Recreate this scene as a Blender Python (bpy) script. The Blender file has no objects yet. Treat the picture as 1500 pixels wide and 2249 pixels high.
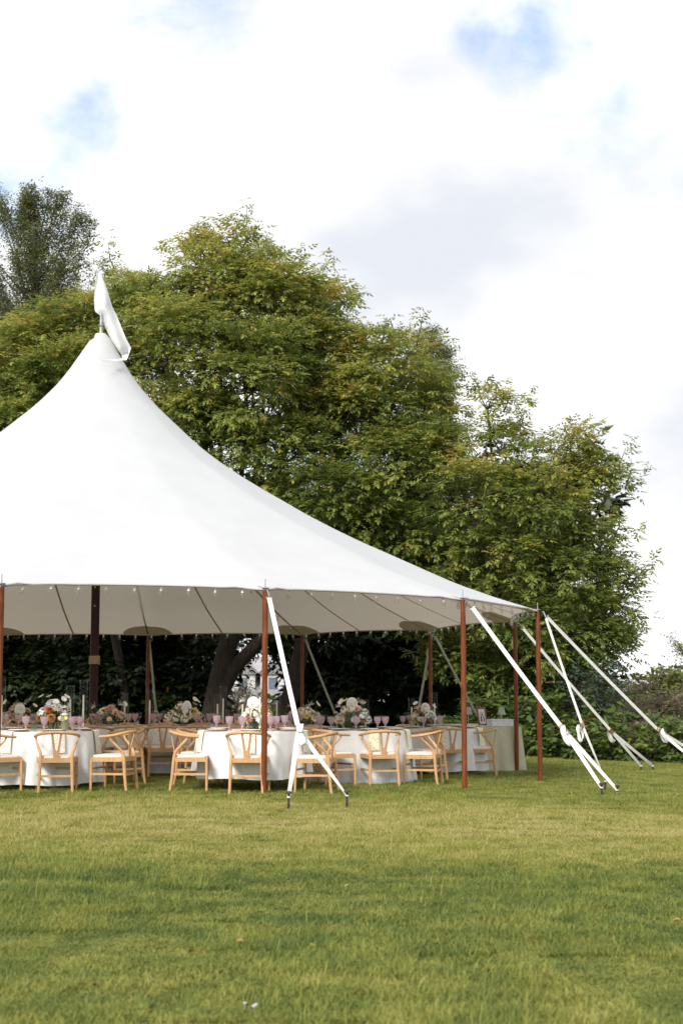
import bpy, bmesh, math, random
import numpy as np
from mathutils import Vector, Matrix
rnd = random.Random(7)
rng = np.random.default_rng(11)
S = bpy.context.scene
C = S.collection
R = math.radians
PI = math.pi

# ---------------------------------------------------------------- camera
FPX = 3124.0                       # focal length in pixels of the 1500 x 2249 photograph (50 mm lens)
HOR = 1497.0                       # horizon row
CAMZ = 1.38
PITCH = math.atan((HOR - 1124.5) / FPX)
cd = bpy.data.cameras.new('camera'); cam = bpy.data.objects.new('camera', cd); C.objects.link(cam)
cam.location = (0, 0, CAMZ); cam.rotation_euler = (PI / 2 + PITCH, 0, 0)
cd.sensor_fit = 'VERTICAL'; cd.sensor_height = 36.0; cd.sensor_width = 24.0
cd.lens = FPX / 2249 * 36.0
cd.clip_start = 0.1; cd.clip_end = 3000
cd.dof.use_dof = True; cd.dof.focus_distance = 18.8; cd.dof.aperture_fstop = 3.2
S.camera = cam

# ---------------------------------------------------------------- light
SUN_AZ, SUN_EL = 208.0, 40.0       # compass-like: direction TOWARDS the sun, measured from +Y clockwise
sd = Vector((math.sin(R(SUN_AZ)) * math.cos(R(SUN_EL)), math.cos(R(SUN_AZ)) * math.cos(R(SUN_EL)), math.sin(R(SUN_EL))))
W = bpy.data.worlds.new('World'); S.world = W; W.use_nodes = True
nt = W.node_tree; nt.nodes.clear()
def N(t, typ, **kw):
    n = t.nodes.new(typ)
    for k, v in kw.items(): setattr(n, k, v)
    return n
def ramp(t, stops, interp='LINEAR'):
    r = N(t, 'ShaderNodeValToRGB'); r.color_ramp.interpolation = interp
    e = r.color_ramp.elements
    while len(e) < len(stops): e.new(0.5)
    for i, (p, c) in enumerate(stops):
        e[i].position = p; e[i].color = (c[0], c[1], c[2], 1) if hasattr(c, '__len__') else (c, c, c, 1)
    return r
sky = N(nt, 'ShaderNodeTexSky', sky_type='NISHITA', sun_disc=False)
sky.sun_elevation = R(SUN_EL); sky.sun_rotation = R(SUN_AZ); sky.altitude = 20; sky.air_density = 1.0; sky.dust_density = 1.6
SKYS = 0.13
tc = N(nt, 'ShaderNodeTexCoord')
mp = N(nt, 'ShaderNodeMapping'); mp.inputs['Scale'].default_value = (1.0, 1.0, 1.55)
mp.inputs['Location'].default_value = (2.2, 3.9, 7.19)
nt.links.new(tc.outputs['Generated'], mp.inputs[0])
n1 = N(nt, 'ShaderNodeTexNoise'); n1.inputs['Scale'].default_value = 4.2; n1.inputs['Detail'].default_value = 9; n1.inputs['Roughness'].default_value = 0.52
n1.inputs['Distortion'].default_value = 0.25
nt.links.new(mp.outputs[0], n1.inputs['Vector'])
mask = ramp(nt, [(0.31, 0.1), (0.46, 1.0)], 'EASE')
nt.links.new(n1.outputs[0], mask.inputs[0])
n2 = N(nt, 'ShaderNodeTexNoise'); n2.inputs['Scale'].default_value = 5.0; n2.inputs['Detail'].default_value = 6; n2.inputs['Roughness'].default_value = 0.45
mp2 = N(nt, 'ShaderNodeMapping'); mp2.inputs['Location'].default_value = (8.44, 2.2, 5.26); mp2.inputs['Scale'].default_value = (1, 1, 1.9)
nt.links.new(tc.outputs['Generated'], mp2.inputs[0]); nt.links.new(mp2.outputs[0], n2.inputs['Vector'])
cl = ramp(nt, [(0.30, (0.40, 0.415, 0.45)), (0.44, (0.49, 0.495, 0.505)), (0.55, (0.58, 0.58, 0.58))], 'EASE')
nt.links.new(n2.outputs[0], cl.inputs[0])
sk = N(nt, 'ShaderNodeVectorMath', operation='SCALE'); sk.inputs['Scale'].default_value = SKYS
nt.links.new(sky.outputs[0], sk.inputs[0])
mx = N(nt, 'ShaderNodeMix', data_type='RGBA')
nt.links.new(mask.outputs[0], mx.inputs['Factor']); nt.links.new(sk.outputs[0], mx.inputs['A']); nt.links.new(cl.outputs[0], mx.inputs['B'])
bg = N(nt, 'ShaderNodeBackground'); nt.links.new(mx.outputs['Result'], bg.inputs[0]); bg.inputs[1].default_value = 1.0
wo = N(nt, 'ShaderNodeOutputWorld'); nt.links.new(bg.outputs[0], wo.inputs[0])
sl = bpy.data.lights.new('sun', 'SUN'); sl.energy = 2.2; sl.angle = R(18); sl.color = (1.0, 0.96, 0.90)
so = bpy.data.objects.new('sun', sl); C.objects.link(so); so.location = (-20, -20, 30)
so.rotation_euler = (-sd).to_track_quat('-Z', 'Y').to_euler()
vs = S.view_settings; vs.view_transform = 'Standard'; vs.look = 'None'; vs.gamma = 1.0; vs.exposure = 1.05; vs.use_curve_mapping = False
try: S.cycles.transparent_max_bounces = 32
except Exception: pass
S.render.resolution_x = 682; S.render.resolution_y = 1024

# ---------------------------------------------------------------- pixel helpers (photograph pixels -> directions)
FW = Vector((0, math.cos(PITCH), math.sin(PITCH))); UP = Vector((0, -math.sin(PITCH), math.cos(PITCH)))
def ray(x, y): return FW + Vector((1, 0, 0)) * ((x - 750) / FPX) + UP * ((1124.5 - y) / FPX)
def P(x, y, d):
    r = ray(x, y); return Vector((0, 0, CAMZ)) + r * (d / r.y)
def ground(x, y):
    a = max(0.0, x + 1.0); b = max(0.0, y - 18.5)
    z = -0.020 * min(a, 25) - 0.0125 * min(b, 22)
    if y > 40: z -= 0.16 * (y - 40) * min(1, (y - 40) / 14)
    return max(z, -7.0) if y < 110 else max(z, -7.0)
def G(x, y):
    r = ray(x, y); t = 10.0
    for _ in range(60):
        p = Vector((0, 0, CAMZ)) + r * t
        t += (p.z - ground(p.x, p.y)) / max(1e-6, -r.z) * 0.8
    p = Vector((0, 0, CAMZ)) + r * t; p.z = ground(p.x, p.y); return p

# ---------------------------------------------------------------- materials
MATS = {}
def mat(name, col, rough=0.6, var=0.12, scale=8.0, bump=0.0, bscale=60.0, metal=0.0, spec=0.5, stretch=None, col2=None, sheen=0.0):
    if name in MATS: return MATS[name]
    m = bpy.data.materials.new(name); m.use_nodes = True; t = m.node_tree
    b = t.nodes['Principled BSDF']; b.inputs['Roughness'].default_value = rough; b.inputs['Metallic'].default_value = metal
    b.inputs['Specular IOR Level'].default_value = spec
    if sheen: b.inputs['Sheen Weight'].default_value = sheen
    g = N(t, 'ShaderNodeTexCoord'); vec = g.outputs['Object']
    if stretch:
        mm = N(t, 'ShaderNodeMapping'); mm.inputs['Scale'].default_value = stretch; t.links.new(vec, mm.inputs[0]); vec = mm.outputs[0]
    n = N(t, 'ShaderNodeTexNoise'); n.inputs['Scale'].default_value = scale; n.inputs['Detail'].default_value = 5
    t.links.new(vec, n.inputs['Vector'])
    c2 = col2 or tuple(min(1, c * (1 + var)) for c in col); c1 = tuple(c * (1 - var) for c in col)
    r = ramp(t, [(0.3, c1), (0.7, c2)]); t.links.new(n.outputs[0], r.inputs[0]); t.links.new(r.outputs[0], b.inputs['Base Color'])
    if bump:
        n3 = N(t, 'ShaderNodeTexNoise'); n3.inputs['Scale'].default_value = bscale; n3.inputs['Detail'].default_value = 3
        t.links.new(vec, n3.inputs['Vector'])
        bp = N(t, 'ShaderNodeBump'); bp.inputs['Strength'].default_value = bump; bp.inputs['Distance'].default_value = 0.01
        t.links.new(n3.outputs[0], bp.inputs['Height']); t.links.new(bp.outputs[0], b.inputs['Normal'])
    MATS[name] = m; return m
def glass(name, tint, milk=0.0, milkcol=(1, 1, 1)):
    if name in MATS: return MATS[name]
    m = bpy.data.materials.new(name); m.use_nodes = True; t = m.node_tree; t.nodes.clear()
    o = N(t, 'ShaderNodeOutputMaterial'); tr = N(t, 'ShaderNodeBsdfTransparent'); tr.inputs[0].default_value = (*tint, 1)
    gl = N(t, 'ShaderNodeBsdfGlossy'); gl.inputs['Roughness'].default_value = 0.16
    lw0 = N(t, 'ShaderNodeLayerWeight'); lw0.inputs['Blend'].default_value = 0.5
    pw = N(t, 'ShaderNodeMath', operation='POWER'); pw.inputs[1].default_value = 4.0; t.links.new(lw0.outputs['Facing'], pw.inputs[0])
    lw = N(t, 'ShaderNodeMath', operation='MULTIPLY_ADD'); lw.inputs[1].default_value = 0.38; lw.inputs[2].default_value = 0.012; t.links.new(pw.outputs[0], lw.inputs[0])
    ms = N(t, 'ShaderNodeMixShader'); t.links.new(lw.outputs[0], ms.inputs[0]); t.links.new(tr.outputs[0], ms.inputs[1]); t.links.new(gl.outputs[0], ms.inputs[2])
    last = ms
    if milk:
        df = N(t, 'ShaderNodeBsdfDiffuse'); tl = N(t, 'ShaderNodeBsdfTranslucent')
        df.inputs[0].default_value = (*milkcol, 1); tl.inputs[0].default_value = (*milkcol, 1)
        m0 = N(t, 'ShaderNodeMixShader'); m0.inputs[0].default_value = 0.5; t.links.new(df.outputs[0], m0.inputs[1]); t.links.new(tl.outputs[0], m0.inputs[2])
        nz = N(t, 'ShaderNodeTexVoronoi'); nz.inputs['Scale'].default_value = 60
        tcx = N(t, 'ShaderNodeTexCoord'); t.links.new(tcx.outputs['Object'], nz.inputs['Vector'])
        mr = N(t, 'ShaderNodeMapRange'); mr.inputs['To Min'].default_value = milk * 0.6; mr.inputs['To Max'].default_value = min(1, milk * 1.4); t.links.new(nz.outputs['Distance'], mr.inputs['Value'])
        m2 = N(t, 'ShaderNodeMixShader'); t.links.new(mr.outputs[0], m2.inputs[0]); t.links.new(ms.outputs[0], m2.inputs[1]); t.links.new(m0.outputs[0], m2.inputs[2]); last = m2
    t.links.new(last.outputs[0], o.inputs[0]); MATS[name] = m; return m
def cloth_mat(name, col, trans=0.25, tcol=None, scale=3.0, var=0.04, weave=0.15):
    if name in MATS: return MATS[name]
    m = bpy.data.materials.new(name); m.use_nodes = True; t = m.node_tree; t.nodes.clear()
    o = N(t, 'ShaderNodeOutputMaterial'); df = N(t, 'ShaderNodeBsdfDiffuse'); tl = N(t, 'ShaderNodeBsdfTranslucent')
    g = N(t, 'ShaderNodeTexCoord'); n = N(t, 'ShaderNodeTexNoise'); n.inputs['Scale'].default_value = scale; n.inputs['Detail'].default_value = 6
    t.links.new(g.outputs['Object'], n.inputs['Vector'])
    r = ramp(t, [(0.3, tuple(c * (1 - var) for c in col)), (0.7, tuple(min(1, c * (1 + var)) for c in col))]); t.links.new(n.outputs[0], r.inputs[0])
    t.links.new(r.outputs[0], df.inputs[0]); tl.inputs[0].default_value = (*(tcol or col), 1)
    n3 = N(t, 'ShaderNodeTexNoise'); n3.inputs['Scale'].default_value = 14; n3.inputs['Detail'].default_value = 4; t.links.new(g.outputs['Object'], n3.inputs['Vector'])
    bp = N(t, 'ShaderNodeBump'); bp.inputs['Strength'].default_value = weave; bp.inputs['Distance'].default_value = 0.02
    t.links.new(n3.outputs[0], bp.inputs['Height']); t.links.new(bp.outputs[0], df.inputs['Normal'])
    ms = N(t, 'ShaderNodeMixShader'); ms.inputs[0].default_value = trans
    t.links.new(df.outputs[0], ms.inputs[1]); t.links.new(tl.outputs[0], ms.inputs[2]); t.links.new(ms.outputs[0], o.inputs[0])
    MATS[name] = m; return m
def leaf_mat(name, dark, mid, yellow, trans=0.35):
    """colour from the per-face attribute 'tint' (0 dark green .. 1 yellow)"""
    m = bpy.data.materials.new(name); m.use_nodes = True; t = m.node_tree; t.nodes.clear()
    o = N(t, 'ShaderNodeOutputMaterial'); a = N(t, 'ShaderNodeAttribute'); a.attribute_name = 'tint'
    r = ramp(t, [(0.0, dark), (0.5, mid), (0.93, yellow), (1.0, (0.33, 0.17, 0.04))]); t.links.new(a.outputs['Fac'], r.inputs[0])
    p = N(t, 'ShaderNodeBsdfPrincipled'); p.inputs['Roughness'].default_value = 0.5; p.inputs['Specular IOR Level'].default_value = 0.3
    t.links.new(r.outputs[0], p.inputs['Base Color'])
    tl = N(t, 'ShaderNodeBsdfTranslucent'); hs = N(t, 'ShaderNodeHueSaturation'); hs.inputs['Value'].default_value = 1.25; hs.inputs['Hue'].default_value = 0.49
    t.links.new(r.outputs[0], hs.inputs['Color']); t.links.new(hs.outputs[0], tl.inputs[0])
    ms = N(t, 'ShaderNodeMixShader'); ms.inputs[0].default_value = trans
    t.links.new(p.outputs[0], ms.inputs[1]); t.links.new(tl.outputs[0], ms.inputs[2]); t.links.new(ms.outputs[0], o.inputs[0]); return m

M_canvas = cloth_mat('sailcloth', (0.66, 0.68, 0.71), 0.36, (0.60, 0.52, 0.43), 2.0, 0.03, 0.12)
M_seam = cloth_mat('seam_tape', (0.80, 0.72, 0.62), 0.4, (0.72, 0.64, 0.54))
M_patch = cloth_mat('patch_canvas', (0.42, 0.37, 0.28), 0.40, (0.6, 0.54, 0.4))
M_web = cloth_mat('webbing', (0.78, 0.77, 0.75), 0.08, None, 30, 0.08, 0.3)
M_flag = cloth_mat('flag_cloth', (0.82, 0.82, 0.82), 0.40)
M_linen = cloth_mat('white_linen', (0.78, 0.78, 0.77), 0.10, None, 6, 0.04, 0.2)
M_sage = cloth_mat('sage_linen', (0.50, 0.475, 0.345), 0.08, None, 7, 0.07, 0.2)
M_maho = mat('mahogany', (0.165, 0.045, 0.014), 0.42, 0.45, 6, 0.15, 40, stretch=(9, 9, 0.7), spec=0.25)
M_darkpole = mat('dark_mahogany', (0.034, 0.009, 0.009), 0.45, 0.3, 6, 0.1, 40, stretch=(9, 9, 0.7), spec=0.2)
M_rope = mat('jute_rope', (0.36, 0.27, 0.16), 0.9, 0.3, 40, 0.6, 90)
M_oak = mat('blond_wood', (0.53, 0.315, 0.150), 0.5, 0.16, 5, 0.05, 40, stretch=(10, 10, 2), spec=0.35)
M_cush = mat('blush_cushion', (0.74, 0.63, 0.57), 0.9, 0.06, 30, 0.4, 160, spec=0.2, sheen=0.2)
M_iron = mat('rusty_iron', (0.055, 0.040, 0.034), 0.75, 0.6, 25, 0.5, 70, metal=0.2)
M_brass = mat('brass', (0.42, 0.22, 0.08), 0.4, 0.2, 30, metal=0.7)
M_steel = mat('steel', (0.45, 0.45, 0.46), 0.35, 0.15, 20, metal=0.9)
M_greymetal = mat('grey_table_leg', (0.10, 0.10, 0.10), 0.5, 0.2, 12, metal=0.3)
M_plast = mat('white_socket', (0.75, 0.75, 0.73), 0.4, 0.05)
M_cord = mat('white_cord', (0.55, 0.54, 0.52), 0.6, 0.1)
M_wax = mat('ivory_wax', (0.80, 0.74, 0.62), 0.5, 0.04)
M_glass = glass('clear_glass', (0.97, 0.975, 0.97))
M_bulb = glass('bulb_glass', (0.90, 0.90, 0.88), 0.10, (0.8, 0.8, 0.78))
M_pink = glass('pink_glass', (0.94, 0.87, 0.90), 0.40, (0.72, 0.60, 0.645))
M_rose = glass('rose_wine', (0.88, 0.62, 0.45), 0.3, (0.70, 0.40, 0.26))
M_lemon = glass('lemon_water', (0.84, 0.86, 0.74), 0.35, (0.62, 0.63, 0.50))
M_rattan = mat('rattan', (0.36, 0.25, 0.15), 0.8, 0.25, 30, 0.5, 90)
M_china = mat('white_china', (0.78, 0.78, 0.76), 0.2, 0.02)
M_card = mat('white_card', (0.80, 0.80, 0.77), 0.7, 0.02)
M_bark = mat('bark', (0.050, 0.036, 0.028), 0.95, 0.5, 5, 0.9, 14, stretch=(3, 3, 0.7))
M_twig = mat('twig_bark', (0.075, 0.06, 0.042), 0.9, 0.35, 5)
M_stem = mat('green_stem', (0.09, 0.15, 0.035), 0.6, 0.3, 20)
M_ply = mat('table_ply', (0.35, 0.25, 0.15), 0.7)

def pattern_mat(name, base, spot, scale):
    m = bpy.data.materials.new(name); m.use_nodes = True; t = m.node_tree; b = t.nodes['Principled BSDF']; b.inputs['Roughness'].default_value = 0.9
    g = N(t, 'ShaderNodeTexCoord'); v = N(t, 'ShaderNodeTexVoronoi'); v.inputs['Scale'].default_value = scale; t.links.new(g.outputs['Object'], v.inputs['Vector'])
    r = ramp(t, [(0.30, spot), (0.44, base)]); t.links.new(v.outputs['Distance'], r.inputs[0]); t.links.new(r.outputs[0], b.inputs['Base Color']); return m
M_nap_beige = pattern_mat('beige_print', (0.76, 0.73, 0.66), (0.52, 0.46, 0.33), 48)
M_nap_yellow = pattern_mat('yellow_print', (0.78, 0.77, 0.62), (0.60, 0.56, 0.10), 30)
M_silverbox = pattern_mat('silver_print', (0.66, 0.67, 0.70), (0.40, 0.40, 0.42), 60)

# ---------------------------------------------------------------- mesh helpers
class MB:
    def __init__(s): s.v = []; s.f = []
    def add(s, vs, fs):
        o = len(s.v); s.v += [tuple(p) for p in vs]; s.f += [tuple(i + o for i in f) for f in fs]; return s
    def box(s, c, h, rot=None):
        c = Vector(c); pts = []
        for dx in (-1, 1):
            for dy in (-1, 1):
                for dz in (-1, 1):
                    p = Vector((dx * h[0], dy * h[1], dz * h[2]))
                    if rot: p = rot @ p
                    pts.append(c + p)
        return s.add(pts, [(0, 1, 3, 2), (4, 6, 7, 5), (0, 4, 5, 1), (2, 3, 7, 6), (0, 2, 6, 4), (1, 5, 7, 3)])
    def tube(s, path, rad, n=8, cap=True, flat=1.0):
        path = [Vector(p) for p in path]; k = len(path)
        if not hasattr(rad, '__len__'): rad = [rad] * k
        ref = None; vs = []; fs = []
        for i, p in enumerate(path):
            t = (path[min(i + 1, k - 1)] - path[max(i - 1, 0)]).normalized()
            if ref is None:
                ref = Vector((1, 0, 0)) if abs(t.x) < 0.9 else Vector((0, 1, 0))
            u = (ref - t * ref.dot(t)).normalized(); w = t.cross(u); ref = u
            for j in range(n):
                a = 2 * PI * (j + .5) / n; vs.append(p + (u * math.cos(a) + w * math.sin(a) * flat) * rad[i])
        for i in range(k - 1):
            for j in range(n):
                fs.append((i * n + j, i * n + (j + 1) % n, (i + 1) * n + (j + 1) % n, (i + 1) * n + j))
        if cap: fs.append(tuple(range(n - 1, -1, -1))); fs.append(tuple((k - 1) * n + j for j in range(n)))
        return s.add(vs, fs)
    def lathe(s, prof, n=12, c=(0, 0, 0)):
        vs = []; fs = []; k = len(prof)
        for r, z in prof:
            for j in range(n):
                a = 2 * PI * j / n; vs.append((c[0] + r * math.cos(a), c[1] + r * math.sin(a), c[2] + z))
        for i in range(k - 1):
            for j in range(n): fs.append((i * n + j, i * n + (j + 1) % n, (i + 1) * n + (j + 1) % n, (i + 1) * n + j))
        return s.add(vs, fs)
    def prism(s, outline, th, fn):
        """outline of (a,b); fn(a,b,t) -> point"""
        n = len(outline)
        vs = [fn(a, b, -th / 2) for a, b in outline] + [fn(a, b, th / 2) for a, b in outline]
        fs = [(i, (i + 1) % n, n + (i + 1) % n, n + i) for i in range(n)]
        fs += [tuple(range(n - 1, -1, -1)), tuple(range(n, 2 * n))]
        return s.add(vs, fs)
    def ribbon(s, path, wdir, w, th=0.004):
        path = [Vector(p) for p in path]; k = len(path); vs = []; fs = []
        for i, p in enumerate(path):
            t = (path[min(i + 1, k - 1)] - path[max(i - 1, 0)]).normalized()
            wd = wdir(i / (k - 1)) if callable(wdir) else Vector(wdir)
            wd = (wd - t * wd.dot(t)).normalized(); nn = t.cross(wd)
            ww = w(i / (k - 1)) if callable(w) else w
            for a, b in ((-1, -1), (1, -1), (1, 1), (-1, 1)): vs.append(p + wd * a * ww / 2 + nn * b * th / 2)
        for i in range(k - 1):
            for j in range(4): fs.append((i * 4 + j, i * 4 + (j + 1) % 4, i * 4 + 4 + (j + 1) % 4, i * 4 + 4 + j))
        fs += [(3, 2, 1, 0), tuple((k - 1) * 4 + j for j in range(4))]
        return s.add(vs, fs)
    def grid(s, pts, wrap=False):
        """pts[i][j]"""
        a = len(pts); b = len(pts[0]); fs = []
        for i in range(a - 1):
            for j in range(b if wrap else b - 1):
                fs.append((i * b + j, i * b + (j + 1) % b, (i + 1) * b + (j + 1) % b, (i + 1) * b + j))
        return s.add([p for row in pts for p in row], fs)
    def mesh(s, name, m, smooth=True):
        me = bpy.data.meshes.new(name); me.from_pydata([tuple(p) for p in s.v], [], s.f)
        if m: me.materials.append(m)
        if smooth:
            me.polygons.foreach_set('use_smooth', [True] * len(me.polygons))
            try: me.set_sharp_from_angle(angle=R(40))
            except Exception: pass
        me.update(); return me
    def build(s, name, m, parent=None, smooth=True): return link(name, s.mesh(name, m, smooth), parent)
def link(name, me, parent=None, loc=None, rz=0):
    o = bpy.data.objects.new(name, me); C.objects.link(o)
    if parent: o.parent = parent
    if loc is not None: o.location = loc
    if rz: o.rotation_euler = (0, 0, rz)
    return o
def tag(o, label=None, cat=None, group=None, kind=None):
    if label: o['label'] = label
    if cat: o['category'] = cat
    if group: o['group'] = group
    if kind: o['kind'] = kind
    return o
def empty(name, loc, rz=0):
    o = bpy.data.objects.new(name, None); C.objects.link(o); o.location = loc; o.rotation_euler = (0, 0, rz); o.empty_display_size = .1; return o
def copy_tree(o, parent=None):
    c = o.copy(); C.objects.link(c); c.parent = parent
    for ch in list(o.children): copy_tree(ch, c)
    return c

# ================================================================ SETTING: ground
def lawn_nodes(t):
    """shared lawn colouring in world position -> colour socket"""
    g = N(t, 'ShaderNodeNewGeometry')
    mpn = N(t, 'ShaderNodeMapping'); mpn.inputs['Scale'].default_value = (0.45, 1.0, 0.0); t.links.new(g.outputs['Position'], mpn.inputs[0])
    a = N(t, 'ShaderNodeTexNoise'); a.inputs['Scale'].default_value = 0.33; a.inputs['Detail'].default_value = 4; a.inputs['Roughness'].default_value = 0.55
    t.links.new(mpn.outputs[0], a.inputs['Vector'])
    b = N(t, 'ShaderNodeTexNoise'); b.inputs['Scale'].default_value = 2.3; b.inputs['Detail'].default_value = 7; b.inputs['Roughness'].default_value = 0.68
    t.links.new(g.outputs['Position'], b.inputs['Vector'])
    # yellower, lighter strip across the lawn in front of the tent, darker and greener nearer
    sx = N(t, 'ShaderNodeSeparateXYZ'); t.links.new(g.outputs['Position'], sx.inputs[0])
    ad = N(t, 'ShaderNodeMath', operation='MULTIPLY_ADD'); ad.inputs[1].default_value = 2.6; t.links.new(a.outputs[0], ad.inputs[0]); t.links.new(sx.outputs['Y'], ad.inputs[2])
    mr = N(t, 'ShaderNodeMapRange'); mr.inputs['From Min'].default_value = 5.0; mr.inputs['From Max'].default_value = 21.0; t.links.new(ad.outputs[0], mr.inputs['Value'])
    turf_tone = ramp(t, [(0.0, 0.58), (0.19, 0.54), (0.29, 0.42), (0.40, 0.38), (0.52, 0.74), (0.63, 0.96), (0.75, 0.86), (0.86, 0.55)], 'EASE')
    t.links.new(mr.outputs[0], turf_tone.inputs[0])
    ad2 = N(t, 'ShaderNodeMath', operation='MULTIPLY_ADD'); ad2.inputs[1].default_value = 1.75; t.links.new(b.outputs[0], ad2.inputs[0]); t.links.new(turf_tone.outputs[0], ad2.inputs[2])
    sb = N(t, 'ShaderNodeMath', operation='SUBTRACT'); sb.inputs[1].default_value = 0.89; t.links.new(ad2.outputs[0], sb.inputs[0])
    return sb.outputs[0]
def grass_mat():
    m = bpy.data.materials.new('grass_blades'); m.use_nodes = True; t = m.node_tree; t.nodes.clear()
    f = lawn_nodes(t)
    at = N(t, 'ShaderNodeAttribute'); at.attribute_name = 'tint'
    ad = N(t, 'ShaderNodeMath', operation='MULTIPLY_ADD'); ad.inputs[1].default_value = 0.55; t.links.new(at.outputs['Fac'], ad.inputs[0]); t.links.new(f, ad.inputs[2])
    sb = N(t, 'ShaderNodeMath', operation='SUBTRACT'); sb.inputs[1].default_value = 0.22; t.links.new(ad.outputs[0], sb.inputs[0])
    r = ramp(t, [(0.0, (0.086, 0.130, 0.038)), (0.3, (0.152, 0.200, 0.044)), (0.6, (0.270, 0.288, 0.060)), (0.85, (0.37, 0.350, 0.095)), (1.0, (0.46, 0.41, 0.16))])
    t.links.new(sb.outputs[0], r.inputs[0])
    p = N(t, 'ShaderNodeBsdfPrincipled'); p.inputs['Roughness'].default_value = 0.55; p.inputs['Specular IOR Level'].default_value = 0.25
    tl = N(t, 'ShaderNodeBsdfTranslucent'); t.links.new(r.outputs[0], p.inputs['Base Color']); t.links.new(r.outputs[0], tl.inputs[0])
    ms = N(t, 'ShaderNodeMixShader'); ms.inputs[0].default_value = 0.35; o = N(t, 'ShaderNodeOutputMaterial')
    t.links.new(p.outputs[0], ms.inputs[1]); t.links.new(tl.outputs[0], ms.inputs[2]); t.links.new(ms.outputs[0], o.inputs[0]); return m
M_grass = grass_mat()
def ground_mat():
    m = bpy.data.materials.new('turf_soil'); m.use_nodes = True; t = m.node_tree; b = t.nodes['Principled BSDF']; b.inputs['Roughness'].default_value = 0.95; b.inputs['Specular IOR Level'].default_value = 0.0
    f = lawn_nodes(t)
    r = ramp(t, [(0.0, (0.035, 0.055, 0.020)), (0.35, (0.065, 0.080, 0.028)), (0.7, (0.115, 0.115, 0.045)), (1.0, (0.18, 0.15, 0.08))])
    t.links.new(f, r.inputs[0])
    n = N(t, 'ShaderNodeTexNoise'); n.inputs['Scale'].default_value = 1.3; n.inputs['Detail'].default_value = 6; g = N(t, 'ShaderNodeNewGeometry'); t.links.new(g.outputs['Position'], n.inputs['Vector'])
    sr = ramp(t, [(0.60, 0.0), (0.70, 1.0)]); t.links.new(n.outputs[0], sr.inputs[0])
    mx = N(t, 'ShaderNodeMix', data_type='RGBA'); t.links.new(sr.outputs[0], mx.inputs['Factor']); t.links.new(r.outputs[0], mx.inputs['A']); mx.inputs['B'].default_value = (0.13, 0.105, 0.055, 1)
    t.links.new(mx.outputs['Result'], b.inputs['Base Color'])
    n2 = N(t, 'ShaderNodeTexNoise'); n2.inputs['Scale'].default_value = 40; t.links.new(g.outputs['Position'], n2.inputs['Vector'])
    bp = N(t, 'ShaderNodeBump'); bp.inputs['Distance'].default_value = 0.03; t.links.new(n2.outputs[0], bp.inputs['Height']); t.links.new(bp.outputs[0], b.inputs['Normal'])
    return m
xs = sorted(set([-400, -200, -120, -80, -60, -45, -36] + [round(-30 + i * 1.0, 3) for i in range(61)] + [36, 45, 60, 80, 120, 200, 400]))
ys = sorted(set([-60, -30, -15] + [round(-8 + i * 1.0, 3) for i in range(69)] + [65, 70, 80, 95, 115, 150, 220, 350, 600, 1000]))
gb = MB(); gb.grid([[(x, y, ground(x, y)) for x in xs] for y in ys])
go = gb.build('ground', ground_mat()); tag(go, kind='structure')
go.data.flip_normals() if go.data.polygons[0].normal.z < 0 else None

# ---------------------------------------------------------------- grass: turf patches instanced over the lawn
def patch_mesh(seed, n, size):
    r = np.random.default_rng(seed)
    px, py = r.uniform(-size / 2, size / 2, n), r.uniform(-size / 2, size / 2, n)
    h = r.gamma(6, 0.0036, n) + 0.007; a = r.uniform(0, 2 * PI, n); lean = r.uniform(0.4, 1.7, n) * h; w = r.uniform(0.0016, 0.0032, n)
    stray = r.random(n) < 0.012; h[stray] *= 1.7
    dx, dy = np.cos(a), np.sin(a); sx, sy = -dy, dx
    V = np.zeros((n, 5, 3))
    V[:, 0] = np.stack([px + sx * w, py + sy * w, np.full(n, -0.01)], 1); V[:, 1] = np.stack([px - sx * w, py - sy * w, np.full(n, -0.01)], 1)
    V[:, 2] = np.stack([px - sx * w * .8 + dx * lean * .35, py - sy * w * .8 + dy * lean * .35, h * .62], 1); V[:, 3] = np.stack([px + sx * w * .8 + dx * lean * .35, py + sy * w * .8 + dy * lean * .35, h * .62], 1)
    V[:, 4] = np.stack([px + dx * lean, py + dy * lean, h], 1)
    b = np.arange(n)[:, None] * 5
    quads = b + np.array([[0, 1, 2, 3]]); tris = b + np.array([[3, 2, 4]])
    me = bpy.data.meshes.new('grass'); me.vertices.add(n * 5); me.vertices.foreach_set('co', V.reshape(-1))
    me.loops.add(n * 7); me.polygons.add(n * 2)
    li = np.concatenate([quads, tris], 1).reshape(-1); me.loops.foreach_set('vertex_index', li)
    ls = np.stack([np.arange(n) * 7, np.arange(n) * 7 + 4], 1).reshape(-1); me.polygons.foreach_set('loop_start', ls)
    me.polygons.foreach_set('loop_total', np.tile([4, 3], n))
    me.update(calc_edges=True); me.validate()
    tint = np.repeat(np.clip(r.normal(0.38, 0.2, n), 0, 1) + (r.random(n) < 0.05) * 0.55, 2).astype(np.float32)
    at = me.attributes.new('tint', 'FLOAT', 'FACE'); at.data.foreach_set('value', tint)
    me.materials.append(M_grass); return me
PATCH = 0.5
patches = []
for k in range(4):
    o = link('grass', patch_mesh(100 + k, 7200, PATCH * 1.5)); patches.append(o)
    o.location = (0.2 + k * 0.45, 5.2, ground(0, 5.2)); tag(o, 'short mown lawn turf', 'grass', kind='stuff')
pts = [[] for _ in patches]; rots = [[] for _ in patches]; scs = [[] for _ in patches]
BARE = [(G(a, b).x, G(a, b).y, c) for a, b, c in ((1190, 2145, .42), (1260, 2215, .5), (1420, 2215, .5))]
y = 4.4
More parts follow.
